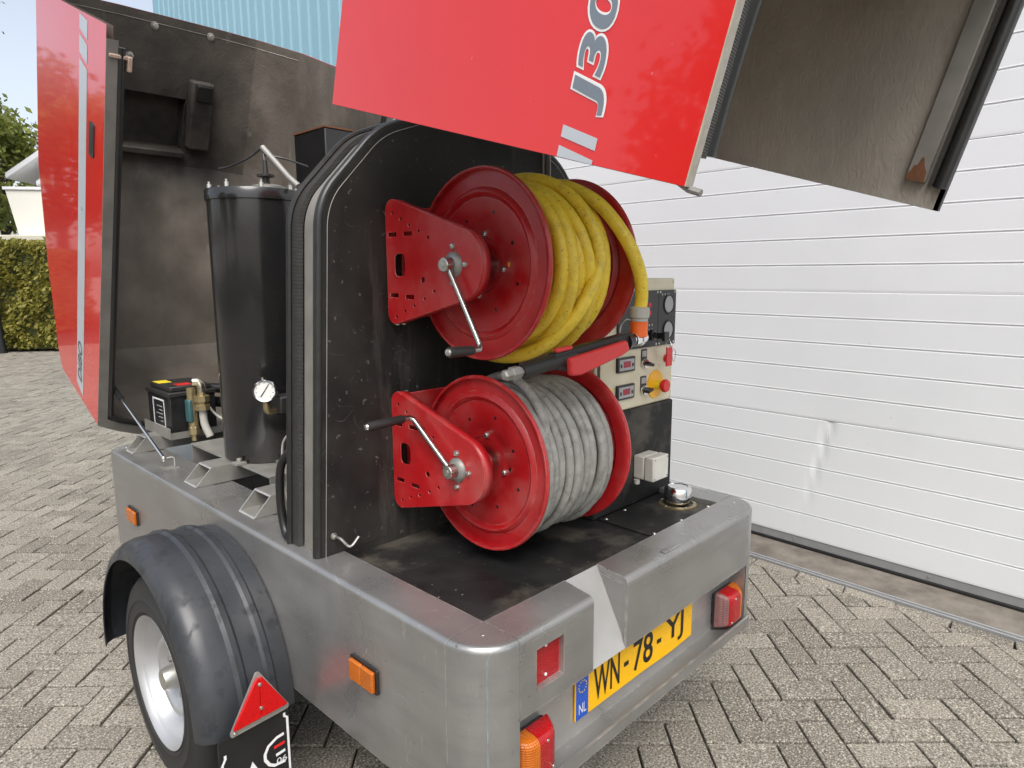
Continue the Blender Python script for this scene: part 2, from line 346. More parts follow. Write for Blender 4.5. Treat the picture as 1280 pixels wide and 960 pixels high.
def rpoly(pts, r, n=6):
    """round the corners of a polygon; r may be a list"""
    out = []; m = len(pts); rr = r if hasattr(r, '__len__') else [r]*m
    for i in range(m):
        p = Vector(pts[i]); a = Vector(pts[i-1]); b = Vector(pts[(i+1) % m])
        if rr[i] <= 0: out.append(tuple(p)); continue
        u = (a-p).normalized(); w = (b-p).normalized(); ang = u.angle(w); d = min(rr[i]/math.tan(ang/2), .49*(a-p).length, .49*(b-p).length); r_ = d*math.tan(ang/2)
        c = p+(u+w).normalized()*(r_/math.sin(ang/2)); p1 = p+u*d-c; p2 = p+w*d-c
        a1 = math.atan2(p1.y, p1.x); a2 = math.atan2(p2.y, p2.x); da = (a2-a1+PI) % (2*PI)-PI
        out += [(c.x+r_*math.cos(a1+da*q/n), c.y+r_*math.sin(a1+da*q/n)) for q in range(n+1)]
    return out
def circ(cx, cy, r, n=14, ry=None): return [(cx+r*math.cos(2*PI*i/n), cy+(ry or r)*math.sin(2*PI*i/n)) for i in range(n)]
def rect(cx, cy, w, h): return [(cx-w/2, cy-h/2), (cx+w/2, cy-h/2), (cx+w/2, cy+h/2), (cx-w/2, cy+h/2)]
def text(name, body, mat, M, u0, u1, v0, v1, w, parent, shear=0, offset=0, thick=.0006, keep=None):
    """lettering fitted to the box u0..u1, v0..v1 and mapped by M(u, v, w)"""
    cu = bpy.data.curves.new(name, 'FONT'); cu.body = body; cu.shear = shear; cu.offset = offset; cu.extrude = 0; cu.resolution_u = 6
    to = bpy.data.objects.new(name, cu); col.objects.link(to); dg = bpy.context.evaluated_depsgraph_get()
    me = bpy.data.meshes.new_from_object(to.evaluated_get(dg)); bpy.data.objects.remove(to)
    xs = [v.co.x for v in me.vertices]; ys = [v.co.y for v in me.vertices]; x0, x1, y0, y1 = keep or (min(xs), max(xs), min(ys), max(ys))
    pts = [(u0+(v.co.x-x0)/(x1-x0)*(u1-u0), v0+(v.co.y-y0)/(y1-y0)*(v1-v0)) for v in me.vertices]; fs = [tuple(p.vertices) for p in me.polygons]
    bpy.data.meshes.remove(me); mb = MB(); mb.add([M(a, b, w) for a, b in pts], fs)
    o = mb.build(name, mat, parent, 0, recalc=False); return o, (x0, x1, y0, y1)
def catmull(P, n=8):
    P = [Vector(p) for p in P]; P = [P[0]*2-P[1]]+P+[P[-1]*2-P[-2]]; out = []
    for i in range(1, len(P)-2):
        a, b, c, d = P[i-1:i+3]
        for q in range(n):
            t = q/n; out.append(.5*((2*b)+(c-a)*t+(2*a-5*b+4*c-d)*t*t+(3*b-a-3*c+d)*t**3))
    return out+[P[-2]]
XYZ = lambda a, b, c: Vector((a, b, c))

# ------------------------------------------------------------------ ground and paving
DA = .05
dn = Vector((math.cos(DA), -math.sin(DA), 0)); dd = Vector((math.sin(DA), math.cos(DA), 0))   # door normal (into the hall) and direction along it
DO = dn*2.626
def D(u, v, w): return DO+dd*u+Vector((0, 0, v))+dn*w      # u along the facade, v height, w depth into the hall

g = MB(); g.add([(-900, -900, -.04), (900, -900, -.04), (900, 900, -.04), (-900, 900, -.04)], [(0, 1, 2, 3)])
struct(g.build('ground', 'far_ground', smooth=0), 'grey open ground reaching away beyond the paved yard')
g = MB(); g.add([(-9, -6, -.022), (3.4, -6, -.022), (3.4, 30, -.022), (-9, 30, -.022)], [(0, 1, 2, 3)])
pave = struct(g.build('pavement', 'joint_sand', smooth=0), 'yard paved with grey concrete bricks in a herringbone pattern')

BW = .106; e1 = Vector((math.cos(-PI/4-.012), math.sin(-PI/4-.012), 0)); e2 = Vector((-e1.y, e1.x, 0))
PO = Vector((1.5, -.33, 0))
def brick_mesh(L, W, c=.004, h=.05, ch=.0035):
    top = [(c, c), (L-c, c), (L-c, W-c), (c, W-c)]; return top
bricks = []
STRIP = 2.37        # distance (along the door normal) where the drain strip starts
BORD = .075
lim = STRIP-BORD-.004
for kk in range(-260, 260):
    for m in range(-130, 130):
        for H in (1, 0):
            x = kk+4*m+(0 if H else 3); y = kk
            L, W = ((2, 1) if H else (1, 2))
            p = PO+e1*(x*BW)+e2*(y*BW)
            q = p+e1*(L*BW/2)+e2*(W*BW/2)
            if not (-4.5 < q.x < 3 and -2.8 < q.y < 15.5): continue
            g_ = .0036
            poly = [p+e1*(a*BW)+e2*(b*BW) for a, b in ((0, 0), (L, 0), (L, W), (0, W))]
            c = sum(poly, Vector())/4
            poly = [c+e1*((v-c).dot(e1)*(1-2*g_/(L*BW)))+e2*((v-c).dot(e2)*(1-2*(g_+.0012)/(W*BW))) for v in poly]
            # clip against the border row in front of the drain strip
            out = []
            for i in range(4):
                a, b = poly[i], poly[(i+1) % 4]; da, db = a.dot(dn)-lim, b.dot(dn)-lim
                if da <= 0: out.append(a)
                if da*db < 0: out.append(a+(b-a)*(da/(da-db)))
            if len(out) < 3: continue
            area = abs(sum((out[i].x*out[(i+1) % len(out)].y-out[(i+1) % len(out)].x*out[i].y) for i in range(len(out))))/2
            if area < .0004: continue
            bricks.append((out, sum(out, Vector())/len(out), H, len(out) == 4 and area > .021))
for i in range(-14, 80):                                        # border row of cut bricks beside the strip
    u0 = i*.212; jig = random.uniform(-.01, .01)
    a = [dn*(STRIP-BORD)+dd*(u0+.003+jig), dn*(STRIP-.003)+dd*(u0+.003+.01), dn*(STRIP-.003)+dd*(u0+.209+.01), dn*(STRIP-BORD)+dd*(u0+.209+jig)]
    bricks.append((a, sum(a, Vector())/4, 2, False))
def slab(poly, c, tilt):
    """a paver with a chamfered rim, centred on its own origin"""
    n = len(poly); up = lambda v, z: Vector((v.x-c.x, v.y-c.y, z+(v-c).dot(tilt)))
    inn = [v+(c-v).normalized()*.0045 for v in poly]
    vs = [up(v, -.05) for v in poly]+[up(v, -.003) for v in poly]+[up(v, 0) for v in inn]
    fs = [tuple(range(2*n, 3*n))]
    for i in range(n):
        j = (i+1) % n; fs += [(i, j, j+n, i+n), (i+n, j+n, j+2*n, i+2*n)]
    return vs, fs
def hidden(c):
    # below the trailer body or behind the door sill
    return (.15 < c.x < 1.1 and .15 < c.y < 2.1)
def onscreen(c):
    d = c-CAM; z = d.dot(F)
    if z < .2: return 0
    px = 640+843*d.dot(R)/z; py = 480-843*d.dot(U)/z
    if not (0 < px < 1280 and 300 < py < 960) or hidden(c): return 0
    if 130 < px < 640 and py < 640+(px-130)*.57: return 0
    return 1/(z*z)*1.0
order = sorted(range(len(bricks)), key=lambda i: -onscreen(bricks[i][1])); big = set(i for i in order[:300] if onscreen(bricks[i][1]) > 0)
shared = {}; rest = MB()
for i, (poly, c, H, full) in enumerate(bricks):
    t = Vector((random.gauss(0, .010), random.gauss(0, .010), 0)); dz = random.gauss(0, .0016)
    if i in big:
        if full and H in shared: me = shared[H][random.randrange(4)] if len(shared[H]) >= 4 else None
        else: me = None
        if me is None:
            vs, fs = slab(poly, c, t); me = bpy.data.meshes.new('brick'); me.from_pydata([tuple(v) for v in vs], [], fs); me.materials.append(MATS['paving_brick'])
            if full: shared.setdefault(H, []).append(me)
        o = bpy.data.objects.new('brick', me); o.location = (c.x, c.y, dz); col.objects.link(o); o.parent = pave
    else:
        vs, fs = slab(poly, c, t); rest.add([v+Vector((c.x, c.y, dz)) for v in vs], fs)
o = rest.build('brick_field', 'paving_brick', pave, 0, recalc=False); o['kind'] = 'stuff'

# door sill, drain strip
s_ = MB(); s_.box(-9, 16, STRIP+.028, 2.9, -.06, .012, lambda u, w, v: dd*u+dn*w+Vector((0, 0, v)))
struct(s_.build('door_sill', 'sill_concrete'), 'stained concrete sill in front of the white door')
s_ = MB(); s_.box(-9, 16, STRIP, STRIP+.012, -.06, .010, lambda u, w, v: dd*u+dn*w+Vector((0, 0, v)))
s_.box(-9, 16, STRIP+.016, STRIP+.027, -.06, .014, lambda u, w, v: dd*u+dn*w+Vector((0, 0, v)))
struct(s_.build('drain_strip', 'door_rail_grey', bevel=.002), 'steel edge strip between the bricks and the concrete sill')

# ------------------------------------------------------------------ hall with sectional door and blue cladding
DU0, DU1 = -3.2, 3.35
door = tag(empty('sectional_door', D(0, 0, 0)), 'large white ribbed sectional door beside the trailer', 'door')
RIB = .1255
def dz(j): return .070+RIB*j
for sec in range(6):
    z0 = dz(sec*5); prof = []
    for j in range(5):
        a = z0+j*RIB; b = a+RIB
        if j == 0: prof += [(a+.0015, .012), (a+.0015, .001)]
        else: prof += [(a, .004), (a+.002, .0042), (a+.006, -.0010)]
        prof += [(a+.011, .0), (b-.004, .0)]
        if j < 4: prof += [(b-.0005, .0036)]
        else: prof += [(b-.0015, .002), (b-.0015, .012)]
    us = [DU0, DU1]
    if sec == 0: us = [DU0, .2]+[.32+.008*i for i in range(45)]+[.8, DU1]            # the lowest section carries a dented crease
    def dent(u, z): return .007*math.exp(-((u-(.439+.234*(.685-z)))/.022)**2)*max(0, min(1, (z-.12)/.4)) if sec == 0 else 0
    m = MB(); m.sheet([[D(u, z, w+dent(u, z)) for z, w in prof] for u in us])
    m.box(DU0, DU1, z0+.002, z0+5*RIB-.002, .013, .05, lambda u, v, w: D(u, v, w))
    m.build('panel', 'door_white', door, 0)
m = MB(); m.box(DU0, DU1, .028, .0695, .004, .045, lambda u, v, w: D(u, v, w)); m.build('bottom_rail', 'door_rail_grey', door, bevel=.003)
m = MB(); m.box(DU0, DU1, .0125, .0275, .0, .04, lambda u, v, w: D(u, v, w)); m.build('bottom_seal', 'rubber', door, bevel=.004)
for u in [x*.62-1.9 for x in range(7)]:
    m = MB(); m.cyl(D(u, .05, .004), D(u, .05, -.001), .004, 8); m.build('rivet', 'zinc', door)
m = MB()
for u in (DU0-.12, DU1): m.box(u, u+.12, .012, 3.98, -.02, .1, lambda u_, v, w: D(u_, v, w))
m.box(DU0-.12, DU1+.12, 3.98, 4.1, -.022, .1, lambda u_, v, w: D(u_, v, w)); m.build('frame', 'door_rail_grey', door, bevel=.004)

hall = tag(empty('industrial_hall', D(3.5, 0, .3)), 'industrial hall with pale blue vertical ribbed cladding', 'building')
def clad(u0, u1, v0, v1):
    per = .2; rows = [[], []]; u = u0
    pts = []
    while u < u1-1e-6:
        for a, w in ((0, .0), (.135, .0), (.15, .028), (.185, .028)): pts.append((u+a, w))
        u += per
    m = MB(); m.sheet([[D(a, v0, w+.05) for a, w in pts], [D(a, v1, w+.05) for a, w in pts]]); m.build('cladding', 'cladding_blue', hall, 20)
clad(DU1+.12, 10.1, .3, 7.5); clad(DU0-4.2, DU0-.12, .3, 7.5); clad(DU0-.12, DU1+.13, 4.1, 7.5)
for ua, ub in ((DU1+.12, 10.1), (DU0-4.2, DU0-.12)):
    m = MB(); m.box(ua, ub, .0, .3, .02, .3, lambda u, v, w: D(u, v, w)); m.build('plinth', 'sill_concrete', hall)
m = MB(); m.box(DU0-4.2, 10.1, 7.5, 7.62, -.1, 8, lambda u, v, w: D(u, v, w)); m.build('roof', 'roof_white', hall)
m = MB(); m.box(10.1, 10.2, 0, 7.5, .02, 8, lambda u, v, w: D(u, v, w)); m.build('end_wall', 'cladding_blue', hall)

# ------------------------------------------------------------------ hedge, house, trees, post
def leaves(mb, pts, size, rng):
    for p in pts:
        a = rng.uniform(0, 2*PI); b = rng.uniform(-1, 1); n = Vector((math.cos(a)*math.sqrt(1-b*b), math.sin(a)*math.sqrt(1-b*b), b))
        t = n.orthogonal().normalized(); q = n.cross(t); s = size*rng.uniform(.6, 1.4); w = s*.55
        mb.add([p-t*s, p+q*w, p+t*s, p-q*w], [(0, 1, 2, 3)])
rng = random.Random(3)
HA, HB = Vector((-4.6, 20.2, 0)), Vector((3.6, 13.25, 0)); hd = (HB-HA).normalized(); hn = Vector((-hd.y, hd.x, 0))
if hn.y < 0: hn = -hn
hl = (HB-HA).length
hedge = tag(empty('hedge', (HA+HB)/2), 'clipped yellow green conifer hedge at the edge of the yard', 'hedge')
m = MB(); m.box(.1, hl-.1, .12, .9, .05, 1.95, lambda u, w, v: HA+hd*u+hn*w+Vector((0, 0, v))); m.build('core', 'hedge_core', hedge)
pts = []
for i in range(40000):
    u = rng.uniform(0, hl); f = rng.random()
    if f < .72: w, v = rng.uniform(-.02, .14), rng.uniform(.06, 2.06)
    elif f < .9: w, v = rng.uniform(0, 1), 2.0+rng.uniform(-.06, .1)
    else: w, v = rng.uniform(0, 1), rng.uniform(0, 2.05); u = hl+rng.uniform(-.1, .05)
    w -= .20*noise.noise((u*2.2, v*2.2, 0))+.10*noise.noise((u*6, v*6, 3)); v += .10*noise.noise((u*3, 0, 7)) if v > 1.8 else 0; pts.append(HA+hd*u+hn*w+Vector((0, 0, v)))
m = MB(); leaves(m, pts, .042, rng); m.build('foliage', 'leaf_hedge', hedge, 0, recalc=False)

house = tag(empty('house', (5, 21, 0)), 'white house with a box dormer above the clipped hedge', 'house')
HM = lambda a, b, c: Vector((3.27, 20.28, 0))+Vector((.78, -.62, 0))*a+Vector((.62, .78, 0))*b+Vector((0, 0, c))
m = MB(); m.box(-1.3, 5, .25, 6, 0, 2.28, HM); m.build('wall', 'house_white', house)
m = MB(); m.box(-1.5, 5.2, .05, 6.2, 2.281, 2.46, HM); m.build('fascia', 'fascia_beige', house, bevel=.02)
m = MB()
vs = [HM(-.62, .5, 3.62), HM(2.4, .5, 3.62), HM(2.4, 3, 3.62), HM(-.62, 3, 3.62), HM(-.46, .6, 2.461), HM(2.3, .6, 2.461), HM(2.3, 3, 2.461), HM(-.46, 3, 2.461)]
m.add(vs, [(0, 1, 2, 3), (7, 6, 5, 4), (0, 4, 5, 1), (1, 5, 6, 2), (2, 6, 7, 3), (3, 7, 4, 0)]); m.build('dormer', 'house_white', house, bevel=.02)
m = MB(); m.box(-.66, 2.45, .46, 3.05, 3.621, 3.70, HM); m.build('dormer_trim', 'roof_white', house, bevel=.01)
def slope(a0, a1, b0, b1, z0, z1, th):
    vs = [HM(a0, b0, z0), HM(a1, b0, z1), HM(a1, b1, z1), HM(a0, b1, z0)]; vs += [v+Vector((0, 0, th)) for v in vs]
    return vs, [(3, 2, 1, 0), (4, 5, 6, 7), (0, 1, 5, 4), (1, 2, 6, 5), (2, 3, 7, 6), (3, 0, 4, 7)]
m = MB(); m.add(*slope(-1.15, 2.6, 1.6, 5, 4.05, 6.6, .14)); m.build('roof_slab', 'roof_white', house)
m = MB(); m.add(*slope(-.55, 2.6, 1.9, 5, 3.9, 6.0, .12)); m.build('eaves', 'roof_white', house)
m = MB(); m.box(-.1, 2.6, 2.2, 5, 3.71, 4.0, HM); m.build('upper_wall', 'house_white', house)

def crown_mesh(seed, nc, nl, size, rx, rz):
    r = random.Random(seed); mb = MB(); cl = []
    for i in range(nc):
        a = r.uniform(0, 2*PI); b = r.uniform(-.8, 1); q = r.uniform(.35, 1)**.5; s = math.sqrt(max(0, 1-b*b))
        cl.append((Vector((math.cos(a)*s*rx*q, math.sin(a)*s*rx*q, b*rz*q)), r.uniform(.16, .34)*rx))
    pts = []
    for i in range(nl):
        c, w = cl[i % nc]; v = Vector((r.gauss(0, 1), r.gauss(0, 1), r.gauss(0, 1)*.8))
        pts.append(c+v*(w*.5))
    leaves(mb, pts, size, r); me = bpy.data.meshes.new('crown'); me.from_pydata(mb.v, [], mb.f); me.materials.append(MATS['leaf_tree']); return me, cl
CR = [crown_mesh(11, 60, 9000, .10, 2.0, 2.3), crown_mesh(12, 70, 9000, .11, 2.3, 2.0)]
def tree(x, y, h, k, label, sc=1.0, group=None):
    t = tag(empty('tree', (x, y, 0)), label, 'tree', group)
    me, cl = CR[k]; c = bpy.data.objects.new('crown', me); c.location = (0, 0, h); c.scale = (sc, sc, sc); c.rotation_euler = (0, 0, x*1.7); col.objects.link(c); c.parent = t
    b = MB(); b.tube([(0, 0, 0), (.03, .02, h*.4), (-.03, .05, h*.75), (0, 0, h+sc)], [.2*sc, .15*sc, .11*sc, .03], 9)
    rz = Matrix.Rotation(x*1.7, 3, 'Z')
    for p, w in cl[:14]:
        q = rz @ (p*sc); b.tube([(0, 0, h*.62), (q.x*.5, q.y*.5, h+q.z*.35-.2), (q.x, q.y, h+q.z)], [.06*sc, .04*sc, .012], 6)
    me2 = bpy.data.meshes.new('trunk'); me2.from_pydata(b.v, [], b.f); me2.materials.append(MATS['bark']); tr = bpy.data.objects.new('trunk', me2); col.objects.link(tr); tr.parent = t
tree(4.4, 29.0, 4.6, 0, 'leafy green tree rising behind the white house', 1.15)
tree(1.6, 25.5, 3.2, 1, 'dark bushy tree left of the white dormer', 1.0)
tree(1.25, 21.6, 7.8, 1, 'tall tree whose branches reach over the hedge into the sky', .82)
for x, y, h, k, sc, lab in ((-4.5, 22.0, 4.3, 0, 1.2, 'round garden tree behind the far end of the hedge'), (-7.2, 20.0, 4.0, 1, 1.2, 'broad garden tree past the end of the hedge'), (-13.0, 5.0, 4.0, 0, 1.35, 'large garden tree opposite the white door'), (-14.5, -1.5, 4.2, 1, 1.4, 'spreading garden tree facing the rear of the trailer')):
    tree(x, y, h, k, lab, sc)
m = MB(); m.tube([(1.66, 14.75, 0), (1.60, 14.75, 1.55)], .055, 12); m.cyl((1.66, 14.75, 0), (1.66, 14.75, .03), .075, 12); o = m.build('bollard_post', 'post_black')
tag(o, 'slim black metal post in front of the hedge', 'post')

# ------------------------------------------------------------------ trailer
ZT, TW, TL, CR_ = .73, 1.18, 2.225, .1
trailer = tag(empty('trailer', (TW/2, 1.1, 0)), 'grey metal trailer with its red hood halves tilted open', 'trailer')
def arc_pts(cx, cy, r, a0, a1, n=5): return [(cx+r*math.cos(a0+(a1-a0)*i/n), cy+r*math.sin(a0+(a1-a0)*i/n)) for i in range(n+1)]
prof = [(.0, .35)]+arc_pts(.014, ZT-.014, .014, PI, PI/2)+[(.1, ZT), (.1, ZT-.014), (.012, ZT-.018), (.008, .35)]
m = MB(); m.prism(prof, lambda a, b, w: Vector((a, w, b)), .1004, TL-.1004); m.build('side_panel', 'silver_paint', trailer)
m = MB(); m.prism(prof, lambda a, b, w: Vector((TW-a, w, b)), .1004, TL-.1004); m.build('side_panel', 'silver_paint', trailer)
for cx, cy, a0 in ((.1, .1, PI), (TW-.1, .1, 1.5*PI), (.1, TL-.1, .5*PI), (TW-.1, TL-.1, 0)):
    rows = []
    for i in range(13):
        a = a0+PI/2*(.002+.996*i/12); rows.append([Vector((cx+math.cos(a)*r, cy+math.sin(a)*r, z)) for r, z in [(.1, .352)]+[(.1-p, q) for p, q in arc_pts(.014, ZT-.0145, .014, PI, PI/2)]+[(.001, ZT-.0005), (.001, ZT-.02)]])
    m = MB(); m.sheet(rows); c_ = m.build('corner_post', 'silver_paint', trailer)
    m = MB(); q = Vector((cx, cy, 0))+Vector((math.cos(a0+PI/4), math.sin(a0+PI/4), 0))*.05; m.lathe([(0, ZT+.0012), (.003, ZT+.001), (.004, ZT-.001)], q, (0, 0, 1), 10); m.build('rivet', 'zinc', c_)
m = MB()
for a_, w_ in ((PI+.86, .0016), (PI+.885, .0006)):
    m.sheet([[Vector((.1+math.cos(a_+q)*.1004, .1+math.sin(a_+q)*.1004, z)) for q in (0, w_/.1)] for z in [.712-.02*i for i in range(17)]])
o = m.build('chalk_mark', 'chalk_blue', trailer, 0); o['kind'] = 'stuff'; o['label'] = 'faint blue chalk streaks on the rounded rear corner'
# rear panel, split by the chute
def rear(x0, x1, sl0, sl1, holes, mat='silver_paint'):
    m = MB(); m.holed(rect((x0+x1)/2, (.558+.712)/2, x1-x0, .712-.558), holes, lambda a, b, w: Vector((a, w, b)), 0, .006)
    pf = [(0, .7122)]+arc_pts(.014, ZT-.014, .014, PI, PI/2)+[(.1, ZT), (.1, ZT-.014), (.0062, ZT-.016)]
    n = len(pf); vs = [Vector((x0+sl0*y, y, z)) for y, z in pf]+[Vector((x1+sl1*y, y, z)) for y, z in pf]
    m.add(vs, [tuple(range(n)), tuple(reversed(range(n, 2*n)))]+[(i, i+n, (i+1) % n+n, (i+1) % n) for i in range(n)])
    m.box(x0, x1, .0062, .051, .558, .563); return m.build('rear_panel', mat, trailer)
FX0, FX1, FZ0, FZ1 = .148, .232, .600, .688
rear(.1004, .333, 0, .21, [rect((FX0+FX1)/2, (FZ0+FZ1)/2, FX1-FX0, FZ1-FZ0)]); rear(.458, TW-.1004, .17, 0, [])
m = MB(); vs = [Vector((.354, .1, .728)), Vector((.475, .1, .728)), Vector((.462, .002, .559)), Vector((.335, .002, .559))]; m.add(vs+[v+Vector((0, .004, -.003)) for v in vs], [(0, 1, 2, 3), (7, 6, 5, 4), (0, 4, 5, 1), (1, 5, 6, 2), (2, 6, 7, 3), (3, 7, 4, 0)]); m.build('chute', 'bare_plate', trailer)
for xa, xb, xc in ((.4582, .4752, .4622), (.3335, .3545, .3345)):
    m = MB(); vs = [Vector((xa, .001, .7135)), Vector((xb, .099, .7135)), Vector((xc, .001, .56))]; m.add(vs+[v+Vector((.003 if xa > .4 else -.003, 0, 0)) for v in vs], [(0, 1, 2), (5, 4, 3), (0, 3, 4, 1), (1, 4, 5, 2), (2, 5, 3, 0)]); m.build('chute_cheek', 'silver_paint', trailer)
m = MB(); m.box(.64, .71, .012, .03, ZT, ZT+.003); m.build('hinge_plate', 'silver_paint', trailer, bevel=.001)
# recessed lower rear, bumper
m = MB(); m.box(.075, TW-.075, .052, .056, .372, .5575); m.build('recess_panel', 'bare_aluminium', trailer)
m = MB(); pf = [(.052, .371), (.052, .375), (.004, .386), (-.002, .392), (-.007, .391), (-.008, .362), (-.004, .362), (-.003, .381)]
m.prism(pf, lambda a, b, w: Vector((w, a, b)), .075, TW-.075); m.build('bumper', 'silver_paint', trailer)
for x in (.0985, TW-.1015):
    m = MB(); m.box(x, x+.003, .002, .0515, .388, .5575); m.build('gusset', 'silver_paint', trailer)
m = MB(); m.box(.02, TW-.02, .06, TL-.05, .34, .36); m.build('floor_pan', 'deck_black', trailer)
m = MB(); m.cyl((-.1, 1.09, .3), (TW+.1, 1.09, .3), .035, 14); m.build('axle', 'galvanised', trailer)
m = MB(); m.box(.45, .73, TL-.1, TL+1.2, .36, .44); m.build('drawbar', 'galvanised', trailer, bevel=.006)
m = MB(); m.cyl((.59, TL+1.05, 0), (.59, TL+1.05, .4), .03, 14); m.cyl((.59, TL+1.05, 0), (.59, TL+1.05, .02), .09, 20); m.build('jockey_leg', 'galvanised', trailer)
# deck
m = MB(); m.box(.1005, TW-.1005, .1005, .62, .700, .712); m.build('deck', 'deck_black', trailer)
m = MB(); m.box(.02, TW-.02, .752, TL-.1, .52, .53); m.build('bay_floor', 'bay_dark', trailer)
m = MB(); m.box(.1005, .165, .752, TL-.1, ZT-.012, ZT-.002); m.build('bay_flange', 'silver_paint', trailer, bevel=.001)
m = MB(); m.box(.745, 1.078, .104, .296, .7125, .718); cov = m.build('tank_cover', 'deck_black', trailer, bevel=.0015)
for x, y in ((.76, .12), (.9, .118), (.76, .28), (.86, .285), (1.06, .12)):
    m = MB(); m.lathe([(0, .0028), (.004, .002), (.0055, 0)], (x, y, .718), (0, 0, 1), 10); m.build('rivet', 'zinc', cov)
m = MB(); m.lathe([(.057, 0), (.057, .003), (.046, .005), (.046, 0)], (1.015, .198, .7181), (0, 0, 1), 32); cp = m.build('cap_flange', 'brass', trailer)
m = MB(); m.lathe([(.036, .004), (.037, .014), (.041, .017), (.041, .05), (.038, .056), (.030, .058), (.028, .056), (0, .0555)], (1.015, .198, .7181), (0, 0, 1), 32); m.build('fuel_cap', 'chrome', trailer)
for i in range(5):
    a = i*2*PI/5+.4; m = MB(); m.lathe([(0, .004), (.004, .003), (.0045, 0)], (1.015+.0515*math.cos(a), .198+.0515*math.sin(a), .7211), (0, 0, 1), 8); m.build('screw', 'zinc', cp)

# number plate
PM = lambda a, b, w: Vector((a, .049-w-.006*math.sin(max(0, a-.62)*14)*.5, b))
px0, px1, pz0, pz1 = .330, .850, .413, .523
pl = MB(); npts = 14
def plate_part(name, a0, a1, mat, parent, w0, w1, r=0):
    m = MB(); rows = []
    for i in range(npts+1):
        a = a0+(a1-a0)*i/npts; rows.append([PM(a, pz0, w1), PM(a, pz1, w1), PM(a, pz1, w0), PM(a, pz0, w0), PM(a, pz0, w1)])
    m.sheet(rows); m.add([PM(a0, pz0, w1), PM(a0, pz1, w1), PM(a0, pz1, w0), PM(a0, pz0, w0)], [(0, 1, 2, 3)]); m.add([PM(a1, pz0, w1), PM(a1, pz1, w1), PM(a1, pz1, w0), PM(a1, pz0, w0)], [(0, 1, 2, 3)])
    return m.build(name, mat, parent)
plate = plate_part('number_plate', px0, px1, 'plate_yellow', trailer, 0, .0025)
plate_part('country_band', px0+.003, px0+.048, 'plate_blue', plate, .0026, .0030)
text('country_letters', 'NL', 'print_white', PM, px0+.013, px0+.040, .425, .450, .0034, plate)
m = MB()
for i in range(12):
    a = i*PI/6; c = (px0+.026+.014*math.cos(a), .491+.014*math.sin(a)); m.add([PM(c[0]+.0022*math.cos(j*PI/2), c[1]+.0022*math.sin(j*PI/2), .0034) for j in range(4)], [(0, 1, 2, 3)])
o = m.build('star_ring', 'label_yellow', plate, 0); o['kind'] = 'stuff'
for seg, a0, a1 in (('WN', .398, .502), ('-', .520, .540), ('78', .560, .648), ('-', .666, .686), ('YJ', .706, .800)):
    if seg == '-':
        m = MB(); m.add([PM(a0, .463, .0034), PM(a1, .463, .0034), PM(a1, .475, .0034), PM(a0, .475, .0034)], [(0, 1, 2, 3)]); m.build('plate_dash', 'ink_black', plate, 0)
    else: text('plate_lettering', seg, 'ink_black', PM, a0, a1, .430, .513, .0034, plate, offset=.014)

# lamps
def tail_lamp(xc, sgn):
    """sgn = +1: amber on the left"""
    lm = MB(); x0, x1 = xc-.056, xc+.056
    lm.box(x0+.002, x1-.002, .036, .0515, .394, .492); b = lm.build('tail_lamp', 'plastic_black', trailer, bevel=.006)
    def lens_(a0, a1, mat, name, end):
        m = MB(); rows = []
        nx = 8
        for i in range(nx+1):
            a = a0+(a1-a0)*i/nx; e = abs((a-xc)/.056); bul = .044*(1-e**5*.8)
            pr = rpoly([(.0385, .391), (.0385-bul, .394), (.0385-bul, .492), (.0385, .495)], [0, .018, .018, 0], 5)
            rows.append([Vector((a, y, z)) for y, z in pr])
        m.sheet(rows); m.add(rows[0], [tuple(range(len(rows[0])))]); m.add(rows[-1], [tuple(range(len(rows[0])))])
        return m.build(name, mat, b)
    am = (x0, x0+.044) if sgn > 0 else (x1-.038, x1); rd = (x0+.0445, x1) if sgn > 0 else (x0+.016, x1-.0385)
    lens_(*am, 'lens_amber', 'amber_lens', 0); lens_(*rd, 'lens_red', 'red_lens', 0)
    if sgn < 0: lens_(x0, x0+.0155, 'lens_clear', 'clear_lens', 0)
    for x, z in ((xc+.012*sgn, .478), (xc+.03*sgn, .41)):
        m = MB(); m.lathe([(0, .003), (.003, .002), (.0036, 0)], (x, -.0045, z), (0, -1, 0), 10); m.build('screw', 'zinc', b)
    return b
tail_lamp(.166, 1)['label'] = 'left tail lamp, amber and dark red'; tail_lamp(1.025, -1)['label'] = 'right tail lamp, red and amber'
m = MB(); m.box(FX0-.008, FX1+.008, .026, .045, FZ0-.008, FZ1+.008); fog = m.build('fog_lamp', 'silver_paint', trailer)
m = MB(); m.box(FX0-.004, FX1+.004, .0135, .0255, FZ0-.004, FZ1+.004); m.build('red_lens', 'lens_red', fog, bevel=.002)
m = MB(); m.box(FX0-.002, FX0, .0062, .0135, FZ0, FZ1); m.box(FX1, FX1+.002, .0062, .0135, FZ0, FZ1); m.box(FX0, FX1, .0062, .0135, FZ0-.002, FZ0); m.box(FX0, FX1, .0062, .0135, FZ1, FZ1+.002); m.build('bezel', 'silver_paint', fog)
for z in (FZ0+.012, FZ1-.012):
    m = MB(); m.lathe([(0, .003), (.003, .002), (.0036, 0)], ((FX0+FX1)/2, .0134, z), (0, -1, 0), 10); m.build('screw', 'print_white', fog)
def marker(yc, zc):
    m = MB(); m.prism(rpoly(rect(yc, zc, .104, .060), .006), lambda a, b, w: Vector((-w, a, b)), .0005, .006); b = m.build('side_marker', 'grip_black', trailer)
    for a0, a1 in ((yc-.046, yc-.0005), (yc+.0005, yc+.046)):
        m = MB(); m.box(-.016, -.0062, a0, a1, zc-.025, zc+.025); m.build('amber_lens', 'lens_amber', b, bevel=.004, seg=3)
